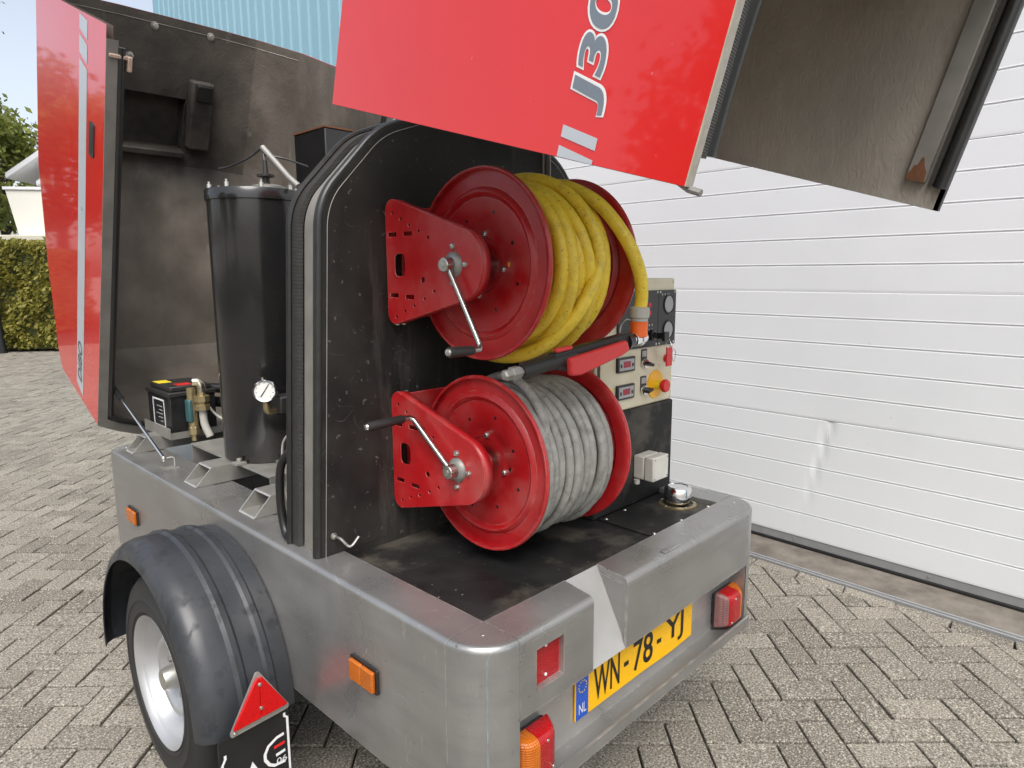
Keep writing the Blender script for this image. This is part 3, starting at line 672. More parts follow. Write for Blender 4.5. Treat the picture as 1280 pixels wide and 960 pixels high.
marker(.376, .542); marker(1.910, .521)

# ------------------------------------------------------------------ wheel and mudguard
WC = Vector((0, 1.09, .3))
def wheel(xf, sg):
    """xf: outer face of the tyre, sg: +1 when the tyre lies towards +x from there"""
    ax = Vector((sg, 0, 0)); o = Vector((xf, WC.y, WC.z)); e = empty('wheel', o); attach(e, trailer); e.location = o; e.matrix_parent_inverse = Matrix.Translation(-wloc(trailer))
    e2_ = e
    tp = [(.178, .012), (.185, .006), (.196, .002), (.198, -.0008), (.201, -.0008), (.203, .001), (.228, -.002), (.229, -.0036), (.233, -.0036), (.234, -.002), (.262, .003), (.282, .012), (.294, .024), (.299, .036), (.299, .054), (.290, .0545), (.290, .062), (.2995, .0625), (.2995, .085), (.290, .0855), (.290, .093), (.2995, .0935), (.299, .115), (.294, .128), (.28, .143), (.25, .155), (.2, .158), (.178, .15)]
    t = MB(); t.lathe(tp, o, ax, 96); ty = t.build('tyre', 'tyre', e2_, 50)
    for i in range(72):
        a = 2*PI*i/72
        if i % 2 == 0: continue
    rp = [(.174, .018), (.182, .004), (.187, .001), (.187, .006), (.180, .012), (.172, .020), (.166, .030), (.160, .075), (.150, .082), (.132, .078), (.118, .050), (.110, .040), (.100, .038), (.090, .044), (.080, .064), (.060, .070), (.034, .070), (.032, .06), (0, .06)]
    r = MB(); r.lathe(rp, o, ax, 72); rm = r.build('rim', 'rim_silver', e2_, 60)
    hb = MB(); hb.lathe([(.034, .070), (.033, .030), (.028, .014), (.012, .012), (0, .012)], o, ax, 24); hb.build('hub_cap', 'zinc', e2_)
    for i in range(5):
        a = 2*PI*i/5+.5; c = o+Vector((0, math.cos(a)*.056, math.sin(a)*.056)); n_ = MB(); n_.cyl(c+ax*.072, c+ax*.050, .0095, 6); n_.build('wheel_nut', 'galvanised', e2_)
    for i in range(8):
        a = 2*PI*i/8+.2; c = o+Vector((0, math.cos(a)*.139, math.sin(a)*.139)); n_ = MB(); n_.lathe([(0, -.0005), (.011, -.0005), (.012, .003)], c+ax*.0785, ax, 14); n_.build('vent_slot', 'ink_black', rm)
    va = 2.0; c = o+Vector((0, math.cos(va)*.16, math.sin(va)*.16)); n_ = MB(); n_.cyl(c+ax*.055, c+ax*.022, .004, 8); n_.build('valve', 'rubber', rm)
    return e
wheel(-.215, 1); wheel(TW+.215, -1)
def mudguard(s):
    """s maps the left-hand x to the world"""
    rows = []; GC = (1.098, .300)
    sec = [(-.003, .386), (-.045, .393), (-.052, .399), (-.066, .401), (-.074, .396), (-.118, .399), (-.126, .406), (-.140, .408), (-.150, .402), (-.190, .402), (-.215, .396), (-.236, .380), (-.244, .362), (-.2455, .352), (-.2425, .352), (-.239, .362), (-.231, .376), (-.213, .391), (-.15, .397), (-.06, .392), (-.003, .381), (-.003, .386)]
    for i in range(49):
        a = math.radians(-4+182*i/48)
        rows.append([Vector((s(x), GC[0]+math.cos(a)*r, GC[1]+math.sin(a)*r)) for x, r in sec])
    m = MB(); m.sheet(rows); m.add(rows[0][:-1], [tuple(range(len(sec)-1))]); m.add(rows[-1][:-1], [tuple(range(len(sec)-1))])
    return m.build('mudguard', 'mudguard_plastic', trailer, 30)
mudguard(lambda x: x); mudguard(lambda x: TW-x)
# reflector and mud flap behind the left wheel
FM_ = lambda a, b, w: Vector((a, .672-w, b))
m = MB(); m.prism(rpoly([(-.190, .332), (-.042, .340), (-.042, .352), (-.112, .470), (-.120, .470), (-.190, .344)], .006), FM_, .0, .004); rf = m.build('triangle_reflector', 'bare_aluminium', trailer)
tri = [(-.187, .348), (-.115, .467), (-.115, .3518)]; m = MB(); m.prism(rpoly(tri, .004, 3), FM_, .0041, .010); m.build('reflector_half', 'reflector_red', rf, bevel=.0015)
tri = [(-.114, .467), (-.045, .3555), (-.114, .3518)]; m = MB(); m.prism(rpoly(tri, .004, 3), FM_, .0041, .010); m.build('reflector_half', 'reflector_red', rf, bevel=.0015)
for a, b in ((-.1145, .440), (-.1145, .378), (-.179, .339), (-.052, .346)):
    m = MB(); m.lathe([(0, .004), (.004, .003), (.005, 0)], FM_(a, b, .0041 if b < .35 else .010), (0, -1, 0), 12); m.build('screw', 'zinc', rf)
FLP = lambda a, b, w: Vector((a, .676-w, b))
m = MB(); m.prism(rpoly([(-.218, .05), (-.040, .05), (-.040, .345), (-.218, .330)], .01), FLP, -.004, 0); fl = m.build('mud_flap', 'rubber', trailer)
def line(path, w, mat, name, d=.0012):
    m = MB(); P_ = [Vector(p) for p in path]; L_ = []; R_ = []
    for i, p in enumerate(P_):
        t = (P_[min(i+1, len(P_)-1)]-P_[max(i-1, 0)]).normalized(); n_ = Vector((-t.y, t.x)); L_.append(p+n_*w/2); R_.append(p-n_*w/2)
    m.sheet([[FLP(p.x, p.y, d) for p in L_], [FLP(p.x, p.y, d) for p in R_]]); return m.build(name, mat, fl, 0)
line([(-.052, .327), (-.052, .318), (-.045, .312), (-.045, .08), (-.212, .08), (-.212, .268), (-.204, .282), (-.204, .292)], .0065, 'print_white', 'border_line')
line([(-.056, .272), (-.075, .270), (-.098, .258), (-.108, .240), (-.108, .225), (-.098, .207), (-.085, .198), (-.056, .196)], .008, 'print_white', 'letter_c')
line([(-.055, .248), (-.084, .246)], .008, 'signal_red', 'letter_bar'); line([(-.055, .226), (-.080, .223)], .008, 'print_white', 'letter_bar')
m = MB(); m.add([FLP(a, b, .0012) for a, b in ((-.140, .240), (-.112, .180), (-.128, .180), (-.140, .206), (-.152, .180), (-.168, .180))], [(0, 1, 2, 3), (0, 3, 4, 5)]); m.build('letter_a', 'print_white', fl, 0, recalc=False)
text('number_print', '06', 'print_white', lambda a, b, w: FLP(a, b, w), -.079, -.052, .197, .213, .0016, fl)

# ------------------------------------------------------------------ bulkhead
def mirror(p): return p+[(TW-a, b) for a, b in reversed(p)]
BO = mirror([(.036, .731), (.086, 1.587), (.253, 1.762), (.390, 1.812)])
BR = rpoly(BO, [0, .17, .22, .14, .14, .22, .17, 0], 10)
YB = .606
m = MB(); m.prism(BR, lambda a, b, w: Vector((a, w, b)), YB, YB+.014); m.box(.101, TW-.101, YB+.001, YB+.013, .711, .735); bulk = m.build('bulkhead', 'bulkhead_black', trailer)
cen = Vector((TW/2, 1.25))
def off(p, d):  # offset a point of the outline towards the outside
    i = BR.index(p); a = Vector(BR[max(0, i-1)]); b = Vector(BR[min(len(BR)-1, i+1)]); t = (b-a).normalized(); n_ = Vector((-t.y, t.x))
    if n_.dot(Vector(p)-cen) < 0: n_ = -n_
    return Vector(p)+n_*d
m = MB(); m.tube([Vector((off(p, .002).x, YB+.014, off(p, .002).y)) for p in BR], .0125, 12); m.build('bulb_seal', 'seal_rubber', bulk)
m = MB(); m.sheet([[Vector((off(p, -.010).x, y, off(p, -.010).y)) for p in BR] for y in (YB+.0141, YB+.10)]); m.build('flange', 'flange_grey', bulk)
m = MB(); m.sheet([[Vector((off(p, d).x, y, off(p, d).y)) for p in BR] for d, y in ((-.010, YB+.106), (.002, YB+.108), (.003, YB+.138), (-.010, YB+.144))]); m.build('ribbed_seal', 'ribbed_rubber', bulk)
m = MB(); m.tube([Vector((off(p, .006).x, YB+.146, off(p, .006).y)) for p in BR], .008, 8); m.build('rear_seal', 'seal_rubber', bulk)
m = MB(); m.prism(BR, lambda a, b, w: Vector((a, w, b)), YB+.1441, YB+.150); m.build('rear_board', 'bulkhead_black', bulk)
m = MB(); m.tube([Vector((off(p, -.012).x, YB-.0002, off(p, -.012).y)) for p in BR], .0011, 6); m.build('edge_trim', 'galvanised', bulk)
m = MB(); m.box(.845, .853, YB-.004, YB-.0005, 1.60, 1.80); m.box(.86, .864, YB-.02, YB-.0005, 1.55, 1.80); m.build('stay', 'galvanised', bulk)
m = MB(); m.tube(catmull([(.072, .604, .778), (.076, .58, .776), (.092, .565, .757), (.117, .565, .775)], 5), .0034, 8); hk = m.build('hook', 'zinc', bulk)
m = MB(); m.lathe([(0, .004), (.008, .003), (.009, 0)], (.072, YB-.0002, .778), (0, -1, 0), 16); m.build('hook_plate', 'zinc', hk)
m = MB(); m.tube(catmull([(.058, .74, .99), (.044, .80, .93), (.04, .81, .84), (.040, .80, .77), (.036, .775, .742), (.04, .76, .76)], 6), .011, 10); m.build('cable', 'rubber', bulk)
m = MB(); m.tube(catmull([(.07, .78, 1.02), (.065, .83, .97), (.06, .82, .87), (.055, .79, .80)], 6), .003, 6); m.build('thin_cable', 'grey_plastic', bulk)

# ------------------------------------------------------------------ front hood, tilted forward
def FM(x, s, h): return Vector((x, 2.276-.381*s+.924*h, .819+.924*s+.381*h))
FW = 1.14
SP = [(-.004, .50, .09), (.057, .56, .11), (.405, .725, .15), (.82, .86, .20), (.90, .8595, .203), (1.15, .858, .207), (1.5, .855, .21)]
def arch(hs, d, o, w):
    """closed cross-section (x, h), o = inset"""
    return [(o, 0), (o, hs), (.17+o*.5, hs+.72*d-o*.8), (.36, hs+d-o), (.66, hs+d-o), (w-.34, hs+d-o), (w-.17-o*.5, hs+.72*d-o*.8), (w-o, hs), (w-o, 0)]
def bow(x, w): return -.115*(1-abs((x-w/2)/(w/2))**3.2)
def hood_rows(o, sp):
    return [[FM(x, s+(bow(x, FW) if i == 0 else bow(x, FW)*.6 if i == 1 else 0), h) for x, h in arch(hs, d, o, FW)] for i, (s, hs, d) in enumerate(sp)]
def cap(rows, o, s0):
    """bowed front face between the nose row and the open edge"""
    xs = [o, .06, .17+o*.5, .36, .66, FW-.34, FW-.17-o*.5, FW-.06, FW-o]; a = rows[0]
    tops = [a[1], a[1].lerp(a[2], .4), a[2], a[3], a[4], a[5], a[6], a[6].lerp(a[7], .6), a[7]]
    bots = [FM(x, s0+bow(x, FW), 0) for x in xs]; return [bots, tops], bots
def skip_sheet(m, rows):
    n9 = 9; m.add([p for r in rows for p in r], [(i*n9+j, i*n9+j+1, (i+1)*n9+j+1, (i+1)*n9+j) for i in range(len(rows)-1) for j in range(n9-1) if not (i == 4 and j == 3)])
rows = hood_rows(0, SP); c2, obots = cap(rows, 0, SP[0][0])
m = MB(); skip_sheet(m, rows); m.sheet(c2); hood = m.build('front_hood', 'red_paint', trailer, 22); hood['label'] = 'front hood half tipped forward, red outside and dark brown inside'
lin = [(max(s, .03) if i == 0 else s, hs, d) for i, (s, hs, d) in enumerate(SP)]
rows = hood_rows(.02, lin); c2, ibots = cap(rows, .02, .03)
m = MB(); skip_sheet(m, rows); m.sheet(c2)
def rp(x, s, dh): return FM(x, s, .8595+.205-.02+dh)
x0, x1, s0, s1 = .36, .66, .90, 1.15; q = [(x0, s0), (x1, s0), (x1, s1), (x0, s1)]
A = [FM(.36, .90, .8595+.203-.02), FM(.66, .90, .8595+.203-.02), FM(.66, 1.15, .858+.207-.02), FM(.36, 1.15, .858+.207-.02)]; B_ = [a+FM(0, 0, .09)-FM(0, 0, 0) for a in A]
m.add(A+B_, [(4, 5, 6, 7)]+[(i, (i+1) % 4, (i+1) % 4+4, i+4) for i in range(4)])
m.build('liner', 'hood_liner', hood, 20, recalc=False)
sb = lambda x, s, h: FM(x, s, h)
m = MB(); q = ((.34, .88), (.68, .88), (.68, 1.17), (.34, 1.17)); m.add([FM(x, s, h) for h in (1.066, 1.16) for x, s in q], [(4, 5, 6, 7)]+[(i, (i+1) % 4, (i+1) % 4+4, i+4) for i in range(4)]); m.build('air_scoop', 'red_paint', hood)
m = MB(); m.box(.665, .775, .92, 1.25, .985, 1.046, sb); bxo = m.build('duct', 'hood_liner', hood, bevel=.012, seg=3)
m = MB(); m.box(.685, .76, 1.16, 1.235, .972, .9845, sb); m.build('duct_opening', 'ink_black', bxo, bevel=.004)
m = MB(); m.box(.35, .66, .865, .9, 1.005, 1.046, sb); m.build('pocket_sill', 'hood_liner', hood, bevel=.008)
m = MB(); m.tube([FM(.655, 1.13, 1.04), FM(.65, 1.05, 1.035), FM(.63, .95, 1.03)], .004, 6); m.build('stay_wire', 'ink_black', hood)
for x, s, h in ((.50, 1.45, 1.0435), (.755, 1.46, 1.0435), (.40, 1.30, 1.0435)):
    m = MB(); m.lathe([(0, .010), (.008, .010), (.0085, .004), (.017, .003), (.018, 0)], FM(x, s, h), (0, -.924, -.381), 16); m.build('bolt', 'zinc', hood)
# rim along the open edge: skin edge, flange, seal
for a0, a1, sg in ((.0, .036, 1), (FW, FW-.036, -1)):
    m = MB(); m.sheet([[FM(x, s, h) for x, h in ((a0, 0), (a0+.001*sg, -.002), (a1, -.002), (a1, .012))] for s in (0, 1.46)]); m.build('rim_flange', 'flange_grey', hood)
    m = MB(); m.tube([FM(a1+sg*.010, s, .004) for s in (.03, .5, 1, 1.44)], .013, 10); m.build('rim_seal', 'seal_rubber', hood)
bx = [0, .03, .08, .15, .25, .4, .57, .74, .89, .99, 1.06, 1.11, FW]
m = MB(); m.sheet([[FM(x, s+bow(x, FW), h) for s, h in ((-.004, 0), (-.006, -.003), (.036, -.003), (.036, .012))] for x in bx]); m.build('rim_flange', 'flange_grey', hood)
m = MB(); m.tube([FM(min(max(x, .046), FW-.046), .046+bow(x, FW), .004) for x in bx[1:-1]], .013, 10); m.build('rim_seal', 'seal_rubber', hood)
# bond line of the skin along the mating edge, rusty tab
for j in range(1, 7):
    a, b = arch(.855, .21, .02, FW)[j], arch(.855, .21, .02, FW)[j+1]
    m = MB(); m.tube([FM(a[0]+.002, 1.462, a[1]-.001), FM(b[0], 1.462, b[1]-.001)], .0013, 6); m.build('bond_line', 'galvanised', hood)
m = MB(); m.box(.008, .075, 1.405, 1.418, -.008, .02, sb); m.box(.063, .077, 1.37, 1.418, -.010, .016, sb); m.build('edge_tab', 'rust_pale', hood, bevel=.003)
SM = lambda a, b, w: FM(-w, a, b)
def stripe(poly, name='stripe', mat='stripe_silver', w=.0008):
    m = MB(); m.add([SM(a, b, w) for a, b in poly], [tuple(range(len(poly)))]); return m.build(name, mat, hood, 0, recalc=False)
stripe([(.018, .192), (1.325, .192), (1.350, .282), (.050, .282)]); stripe([(1.343, .192), (1.404, .192), (1.428, .282), (1.368, .282)]); stripe([(1.420, .192), (1.480, .192), (1.492, .282), (1.445, .282)])
text('brand_lettering', 'DIBO', 'dibo_dark', SM, .075, .258, .212, .264, .0018, hood, shear=.25, offset=.015)
m = MB(); m.prism(rpoly(rect(1.107, .125, .118, .052), .008), SM, .0003, .004); lt = m.build('latch', 'grip_black', hood)
m = MB(); m.prism(rpoly(rect(1.107, .125, .09, .028), .006), SM, .0041, .0046); m.build('latch_recess', 'ink_black', lt)
# gas strut
m = MB(); m.cyl((.062, 1.735, .768), (.066, 2.19, .938), .0055, 12); st = m.build('gas_strut', 'chrome', trailer)
m = MB(); m.cyl((.0655, 2.165, .929), (.067, 2.30, .98), .011, 14); m.build('strut_cylinder', 'plastic_black', st)
m = MB(); m.lathe([(0, .011), (.006, .009), (.0095, .003), (.0095, -.003), (.006, -.009), (0, -.011)], (.060, 1.724, .765), (0, 0, 1), 16); m.build('ball_joint', 'zinc', st)
m = MB(); m.tube([(.06, 1.724, .765), (.085, 1.718, .768), (.092, 1.712, .765), (.092, 1.71, .735)], .0035, 8); m.box(.05, .10, 1.69, 1.745, .7282, .7325); m.build('foot_bracket', 'galvanised', st)

# ------------------------------------------------------------------ rear hood, swung up on the bulkhead
def RM(x, t, h): return Vector((x, -.374+.96*h-.278*t-.016*x/TW, 1.521+.278*h+.96*t+(.042+.035*h)*x/TW))     # the open hood is slightly twisted
RP = [(0, .816, .21), (.30, .816, .21), (.52, .80, .20), (.62, .70, .16)]
rows = [[RM(x, t, h) for x, h in arch(hs, d, 0, TW)] for t, hs, d in RP]
m = MB(); m.sheet(rows); m.add(rows[-1], [tuple(range(9))]); rh = m.build('rear_hood', 'red_paint', trailer, 22); rh['label'] = 'rear hood half swung up, glossy red with grey model lettering'
rows = [[RM(x, min(t, .595), h) for x, h in arch(hs, d, .016, TW)] for t, hs, d in RP]
m = MB(); m.sheet(rows); m.add(rows[-1], [tuple(range(9))]); m.build('liner', 'hood_liner_rear', rh, 20)
oo = arch(.816, .21, 0, TW); ii = arch(.816, .21, .016, TW)
m = MB(); m.sheet([[RM(x, -.0005, h) for x, h in oo], [RM(x, -.0005, h) for x, h in ii]]); m.build('mating_edge', 'hood_liner', rh)
for xa, xb in ((0, .0028), (.0029, .016), (TW, TW-.016)):
    m = MB(); m.sheet([[RM(x, t, h) for x, h in ((xa, 0), (xa, -.002), (xb, -.002), (xb, .01))] for t in (0, .6)]); m.build('skin_edge', 'edge_beige' if xa == 0 else 'hood_liner_rear' if xa < .1 else 'grip_black', rh)
m = MB(); m.sheet([[RM(x, t, h) for x, h in ((.0162, .004), (.020, -.001), (.036, .002), (.036, .02))] for t in (.035, .59)]); m.build('seal_clip', 'ribbed_rubber', rh)
m = MB(); m.tube([RM(.049+.002*math.sin(t*11), t, .012+.003*math.sin(t*14)) for t in [.038+.55*i/24 for i in range(25)]], .0135, 12); m.build('bulb_seal', 'seal_rubber', rh)
m = MB(); m.box(TW-.034, TW-.0165, .055, .59, .046, .092, RM); bar = m.build('stiffener_bar', 'flange_grey', rh, bevel=.003)
m = MB(); m.add([RM(TW-.0345, t, h) for t, h in ((.056, .047), (.056, .091), (.070, .0895), (.078, .084), (.089, .082), (.093, .074), (.108, .071), (.113, .066), (.102, .062), (.090, .057), (.080, .049))], [tuple(range(11))]); m.build('rust_patch', 'rust', bar, 0)
m = MB(); m.sheet([[RM(x, t, h) for x, h in ((TW-.0165, .040), (TW-.030, .038), (TW-.030, .028), (TW-.0165, .026))] for t in (.052, .59)]); m.build('seal_clip', 'ribbed_rubber', rh)
m = MB(); m.tube([RM(TW-.026, t, .010) for t in (.05, .2, .4, .59)], .014, 12); m.build('bulb_seal', 'seal_rubber', rh)
m = MB(); m.tube([RM(.012, .004, .02), RM(.012, -.003, .0), RM(.012, -.004, -.018)], .0045, 8); m.build('hinge_pin', 'galvanised', rh)
JM = lambda a, b, w: RM(-w, a, b)
_, kp = text('model_lettering_outline', 'J30', 'print_white', JM, .060, .226, .1465, .2145, .0008, rh, shear=.14, offset=.052)
_, k2 = text('model_lettering', 'J30', 'print_grey', JM, .0625, .2235, .150, .211, .0014, rh, shear=.14, offset=.022)
for t0, t1, dt in ((.018, .034, .0095), (-.0, .0055, .0105)):
    m = MB(); m.add([JM(a, b, .0008) for a, b in ((max(t0, 0), .148), (t1, .148), (t1+dt, .213), (t0+dt if t0 > 0 else 0.0005, .213))], [(0, 1, 2, 3)]); m.build('stripe', 'stripe_silver', rh, 0, recalc=False)

# ------------------------------------------------------------------ hose reels
AY = .348
def hull_bracket(z0, z1, zc, yb=.602, rt=.082, rc=.028):
    """outline (y, z): two corners on the bulkhead, a round nose at the axle"""
    c1 = Vector((yb-rc, z1-rc)); c2 = Vector((yb-rc, z0+rc)); cn = Vector((AY-.012, zc))
    def tang(c, r, sg):
        d = cn-c; L = d.length; ang = math.atan2(d.y, d.x); a = math.acos((r-rt)/L); return ang+sg*a
    a1 = tang(c1, rc, -1) ; a2 = tang(c2, rc, 1)
    out = arc_pts(c1.x, c1.y, rc, 0, (a1 % (2*PI)), 7)
    e1_ = a1 % (2*PI); e2_ = a2 % (2*PI)
    out += arc_pts(cn.x, cn.y, rt, e1_, e2_, 16)
    out += arc_pts(c2.x, c2.y, rc, e2_, 2*PI, 7)
    return out
def reel(zc, RD, z0, z1, arm, handle, label):
    r = tag(empty('hose_reel', (.5, .6, zc)), label, 'hose reel', 'hose reels on the bulkhead')
    out = hull_bracket(z0, z1, zc); XB = .255; YZ = lambda a, b, w: Vector((XB+w, a, b))
    holes = []
    dz_ = (z1-z0)
    holes.append(rpoly(rect(.548, zc+.002, .040, .054), .012, 3))
    for yy, zz in ((.576, .076), (.514, .076), (.574, -.072), (.512, -.075)): holes.append(rect(yy, zc+zz, .033, .010))
    for yy, zz in ((.573, .128), (.540, .112), (.507, .096), (.472, .080), (.437, .064), (.568, -.125), (.532, -.110), (.495, -.096), (.455, -.078), (.420, -.060), (.460, -.034)): holes.append(circ(yy, zc+zz, .0042 if zz != -.034 else .007, 8))
    m = MB(); m.holed(out, holes, YZ, 0, .003); br = m.build('bracket', 'reel_red', r, bevel=.0012)
    n_ = len(out); inset = []
    m = MB(); m.sheet([[YZ(a, b, w) for a, b in out+out[:1]] for w in (.0031, .026)]); ed = m.build('bracket_rim', 'reel_red', br)
    sm = ed.modifiers.new('solid', 'SOLIDIFY'); sm.thickness = .003; sm.offset = -1
    m = MB(); m.box(.300, .735, .596, .6045, z0+.012, z1-.012); m.build('back_plate', 'reel_red', r, bevel=.002)
    m = MB(); m.holed(out, [circ(.548, zc, .02)], lambda a, b, w: Vector((.735+w, a, b)), 0, .003); m.build('bracket', 'reel_red', r)
    for yy, zz in ((.594, z1-.006), (.594, z0+.002)):
        for q in (0, .02): 
            m = MB(); m.lathe([(0, .005), (.007, .005), (.0075, 0)], (XB+.012+q, yy-.012, zz), (0, 0, 1 if zz > zc else -1), 6); m.build('bolt', 'zinc', br)
    # discs
    def disc(x, sg):
        pr = [(.028, -.004), (.062, -.004), (.066, -.0005), (.090, 0), (.094, .003), (.155, .003), (.160, .0085), (.166, .011), (.172, .0085), (.177, .003), (RD-.016, .002), (RD-.008, .001), (RD-.002, .004), (RD, .009), (RD-.002, .014), (RD-.008, .015)]
        m = MB(); m.lathe([(a, -b) for a, b in pr], (x, AY, zc), (sg, 0, 0), 96); d = m.build('disc', 'reel_red', r, 40); sm = d.modifiers.new('solid', 'SOLIDIFY'); sm.thickness = .0022; sm.offset = 0
        m = MB(); m.lathe([(0, .006), (.010, .0055), (.022, .003), (.022, 0)], (x, AY, zc), (-sg, 0, 0), 20)
        for i in range(8):
            a = i*PI/4+.35; rr = .112 if i % 2 else .125; c = Vector((x-sg*.0042, AY+math.cos(a)*rr, zc+math.sin(a)*rr)); h_ = MB(); h_.lathe([(0, 0), (.0042, 0), (.0055, -.001)], c, (-sg, 0, 0), 10); h_.build('hole', 'ink_black', d)
        for i in range(4):
            a = i*PI/2+.15; c = Vector((x+sg*.004, AY+math.cos(a)*.072, zc+math.sin(a)*.072)); h_ = MB(); h_.lathe([(0, .012), (.005, .012), (.007, .0095), (.0075, .003), (.010, .0025), (.010, 0)], c, (-sg, 0, 0), 12); h_.build('bolt', 'zinc', d)
        for a, rr in ((.0, .092), (-2.15, .098), (-2.35, .083)):
            c = Vector((x-sg*.003, AY-math.cos(a)*rr, zc+math.sin(a)*rr)); h_ = MB(); h_.lathe([(0, .0012), (.0055, .0008), (.006, 0)], c, (-sg, 0, 0), 12)
            if zc > 1.2: h_.build('yellow_plug', 'signal_yellow', d)
            else: h_.build('hole', 'ink_black', d)
        return d
    disc(.344, 1); disc(.645, -1)
    m = MB(); m.cyl((.348, AY, zc), (.641, AY, zc), .075, 32); m.build('drum', 'reel_red', r)
    # axle, flange bearing, crank
    m = MB(); m.cyl((.36, AY, zc), (.222, AY, zc), .0165, 20); ax = m.build('axle', 'steel_shaft', r, bevel=.002)
    m = MB(); m.lathe([(0, .0012), (.007, .001), (.0072, 0)], (.2218, AY, zc), (-1, 0, 0), 14); m.build('axle_bolt', 'zinc', ax)
    m = MB(); m.lathe([(.017, .012), (.022, .010), (.029, .004), (.030, 0)], (XB, AY, zc), (-1, 0, 0), 32); m.build('bearing_flange', 'galvanised', r)
    for i in range(4):
        a = i*PI/2+PI; c = Vector((XB, AY+math.cos(a)*.041, zc+math.sin(a)*.041)); m = MB(); m.lathe([(0, .008), (.0055, .007), (.007, .004), (.0075, 0)], c, (-1, 0, 0), 8); m.build('bolt', 'zinc', r)
    ay, az = arm; a0 = Vector((.236, AY, zc)); dv = Vector((0, ay-AY, az-zc)).normalized()
    path = [a0+dv*.012, Vector((.234, ay, az))-dv*.02, Vector((.233, ay, az))-dv*.008, Vector((.226, ay, az)), Vector((.214, ay, az)), Vector((handle[0]+.01, handle[1], handle[2]))]
    m = MB(); m.tube(path, .0068, 12); ck = m.build('crank', 'steel_shaft', r)
    m = MB(); h0 = Vector((.208, ay, az)); h1 = Vector(handle); m.tube([h0, h0+(h1-h0)*.05, h0+(h1-h0)*.95, h1], [.0085, .0105, .0115, .0105], 14); m.build('handle', 'grip_black', ck)
    m = MB(); m.lathe([(0, .005), (.006, .004), (.008, 0)], h1, (h1-h0), 12); m.build('handle_cap', 'zinc', ck)
    return r
reel(1.437, .222, 1.293, 1.598, (.237, 1.256), (.135, .232, 1.258), 'upper red hose reel holding the yellow hose')
reel(.960, .216, .812, 1.120, (.488, 1.070), (.105, .492, 1.066), 'lower red hose reel holding the grey hose')

def coil(zc, spec, seed, n=40):
    """spec: list of (x0, x1, radius, turns, wobble)"""
    r = random.Random(seed); out = []; th = -1.2
    for x0, x1, rad, turns, wob in spec:
        N_ = int(turns*n); ph = r.uniform(0, 6); k1 = r.uniform(.3, .6)
        for i in range(N_):
            f = i/N_; t = th+2*PI*turns*f
            w = wob*(math.sin(t*k1+ph)*.6+math.sin(t+ph*2)*.55)
            rr = rad+.006*math.sin(t*.77+ph)+(.010*max(0, -math.sin(t))**2*(1+math.sin(t*.31+ph)))
            x = min(.628, max(.362, x0+(x1-x0)*f+w)); out.append(Vector((x, AY+rr*math.cos(t), zc+rr*math.sin(t))))
        th += 2*PI*turns
    return out, th
# yellow hose
yh = tag(empty('yellow_hose', (.5, AY, 1.437)), 'thick yellow hose wound on the upper reel', 'hose')
pA, th = coil(1.437, [(.367, .622, .150, 8, .0), (.612, .40, .177, 5.0, .020), (.40, .53, .190, 2.0, .034)], 5)
t_end = th % (2*PI)
# continue to the top of the drum, then leave for the gun
need = (PI*.52-t_end) % (2*PI)
for i in range(1, 16):
    t = th+need*i/15; f = i/15; pA.append(Vector((.53+.02*f, AY+(.190+.012*f)*math.cos(t), 1.437+(.190+.006*f)*math.sin(t))))
tail = catmull([pA[-1], Vector((.552, .258, 1.622)), Vector((.574, .182, 1.578)), Vector((.600, .125, 1.500)), Vector((.632, .106, 1.425)), Vector((.653, .110, 1.365)), Vector((.658, .118, 1.326))], 8)
m = MB(); m.tube(pA+tail[1:], .0163, 12); m.build('tube', 'yellow_hose', yh, 60)
lp = [Vector((.385+.15*f-.05*math.sin(f*PI), AY+(.196+.022*math.sin(f*PI))*math.cos(-PI*.02-PI*.98*f), 1.437+(.196+.026*math.sin(f*PI))*math.sin(-PI*.02-PI*.98*f))) for f in [i/30 for i in range(31)]]
up = [Vector((.535+.02*math.sin(f*PI), AY+(.196+.008*math.sin(f*PI))*math.cos(PI*1.0-PI*f), 1.437+(.196+.010*math.sin(f*PI))*math.sin(PI*1.0-PI*f))) for f in [i/30 for i in range(1, 31)]]
up = [Vector((p.x-.15*(i/29), p.y, p.z)) for i, p in enumerate(up)]
def sink(p, f): c = Vector((p.x, AY, 1.437)); return c+(p-c)*(1-.22*f)
lp = [sink(p, max(0, (.10-i/30)/.10)) for i, p in enumerate(lp)]; up = [sink(p, max(0, (i/29-.75)/.25)) for i, p in enumerate(up)]
m = MB(); m.tube(lp+up, .0163, 12); m.build('loose_loop', 'yellow_hose', yh, 60)
m = MB(); m.lathe([(.0175, 0), (.0245, .004), (.0245, .026), (.021, .030), (.021, .036), (0, .036)], (.658, .118, 1.336), (.01, .02, -1), 14); m.build('coupling_collar', 'grey_plastic', yh, 30)
m = MB(); m.lathe([(.017, 0), (.0225, .003), (.0215, .018), (.0225, .038), (.017, .041)], (.6585, .119, 1.301), (.01, .02, -1), 18); m.build('orange_sleeve', 'orange_plastic', yh)
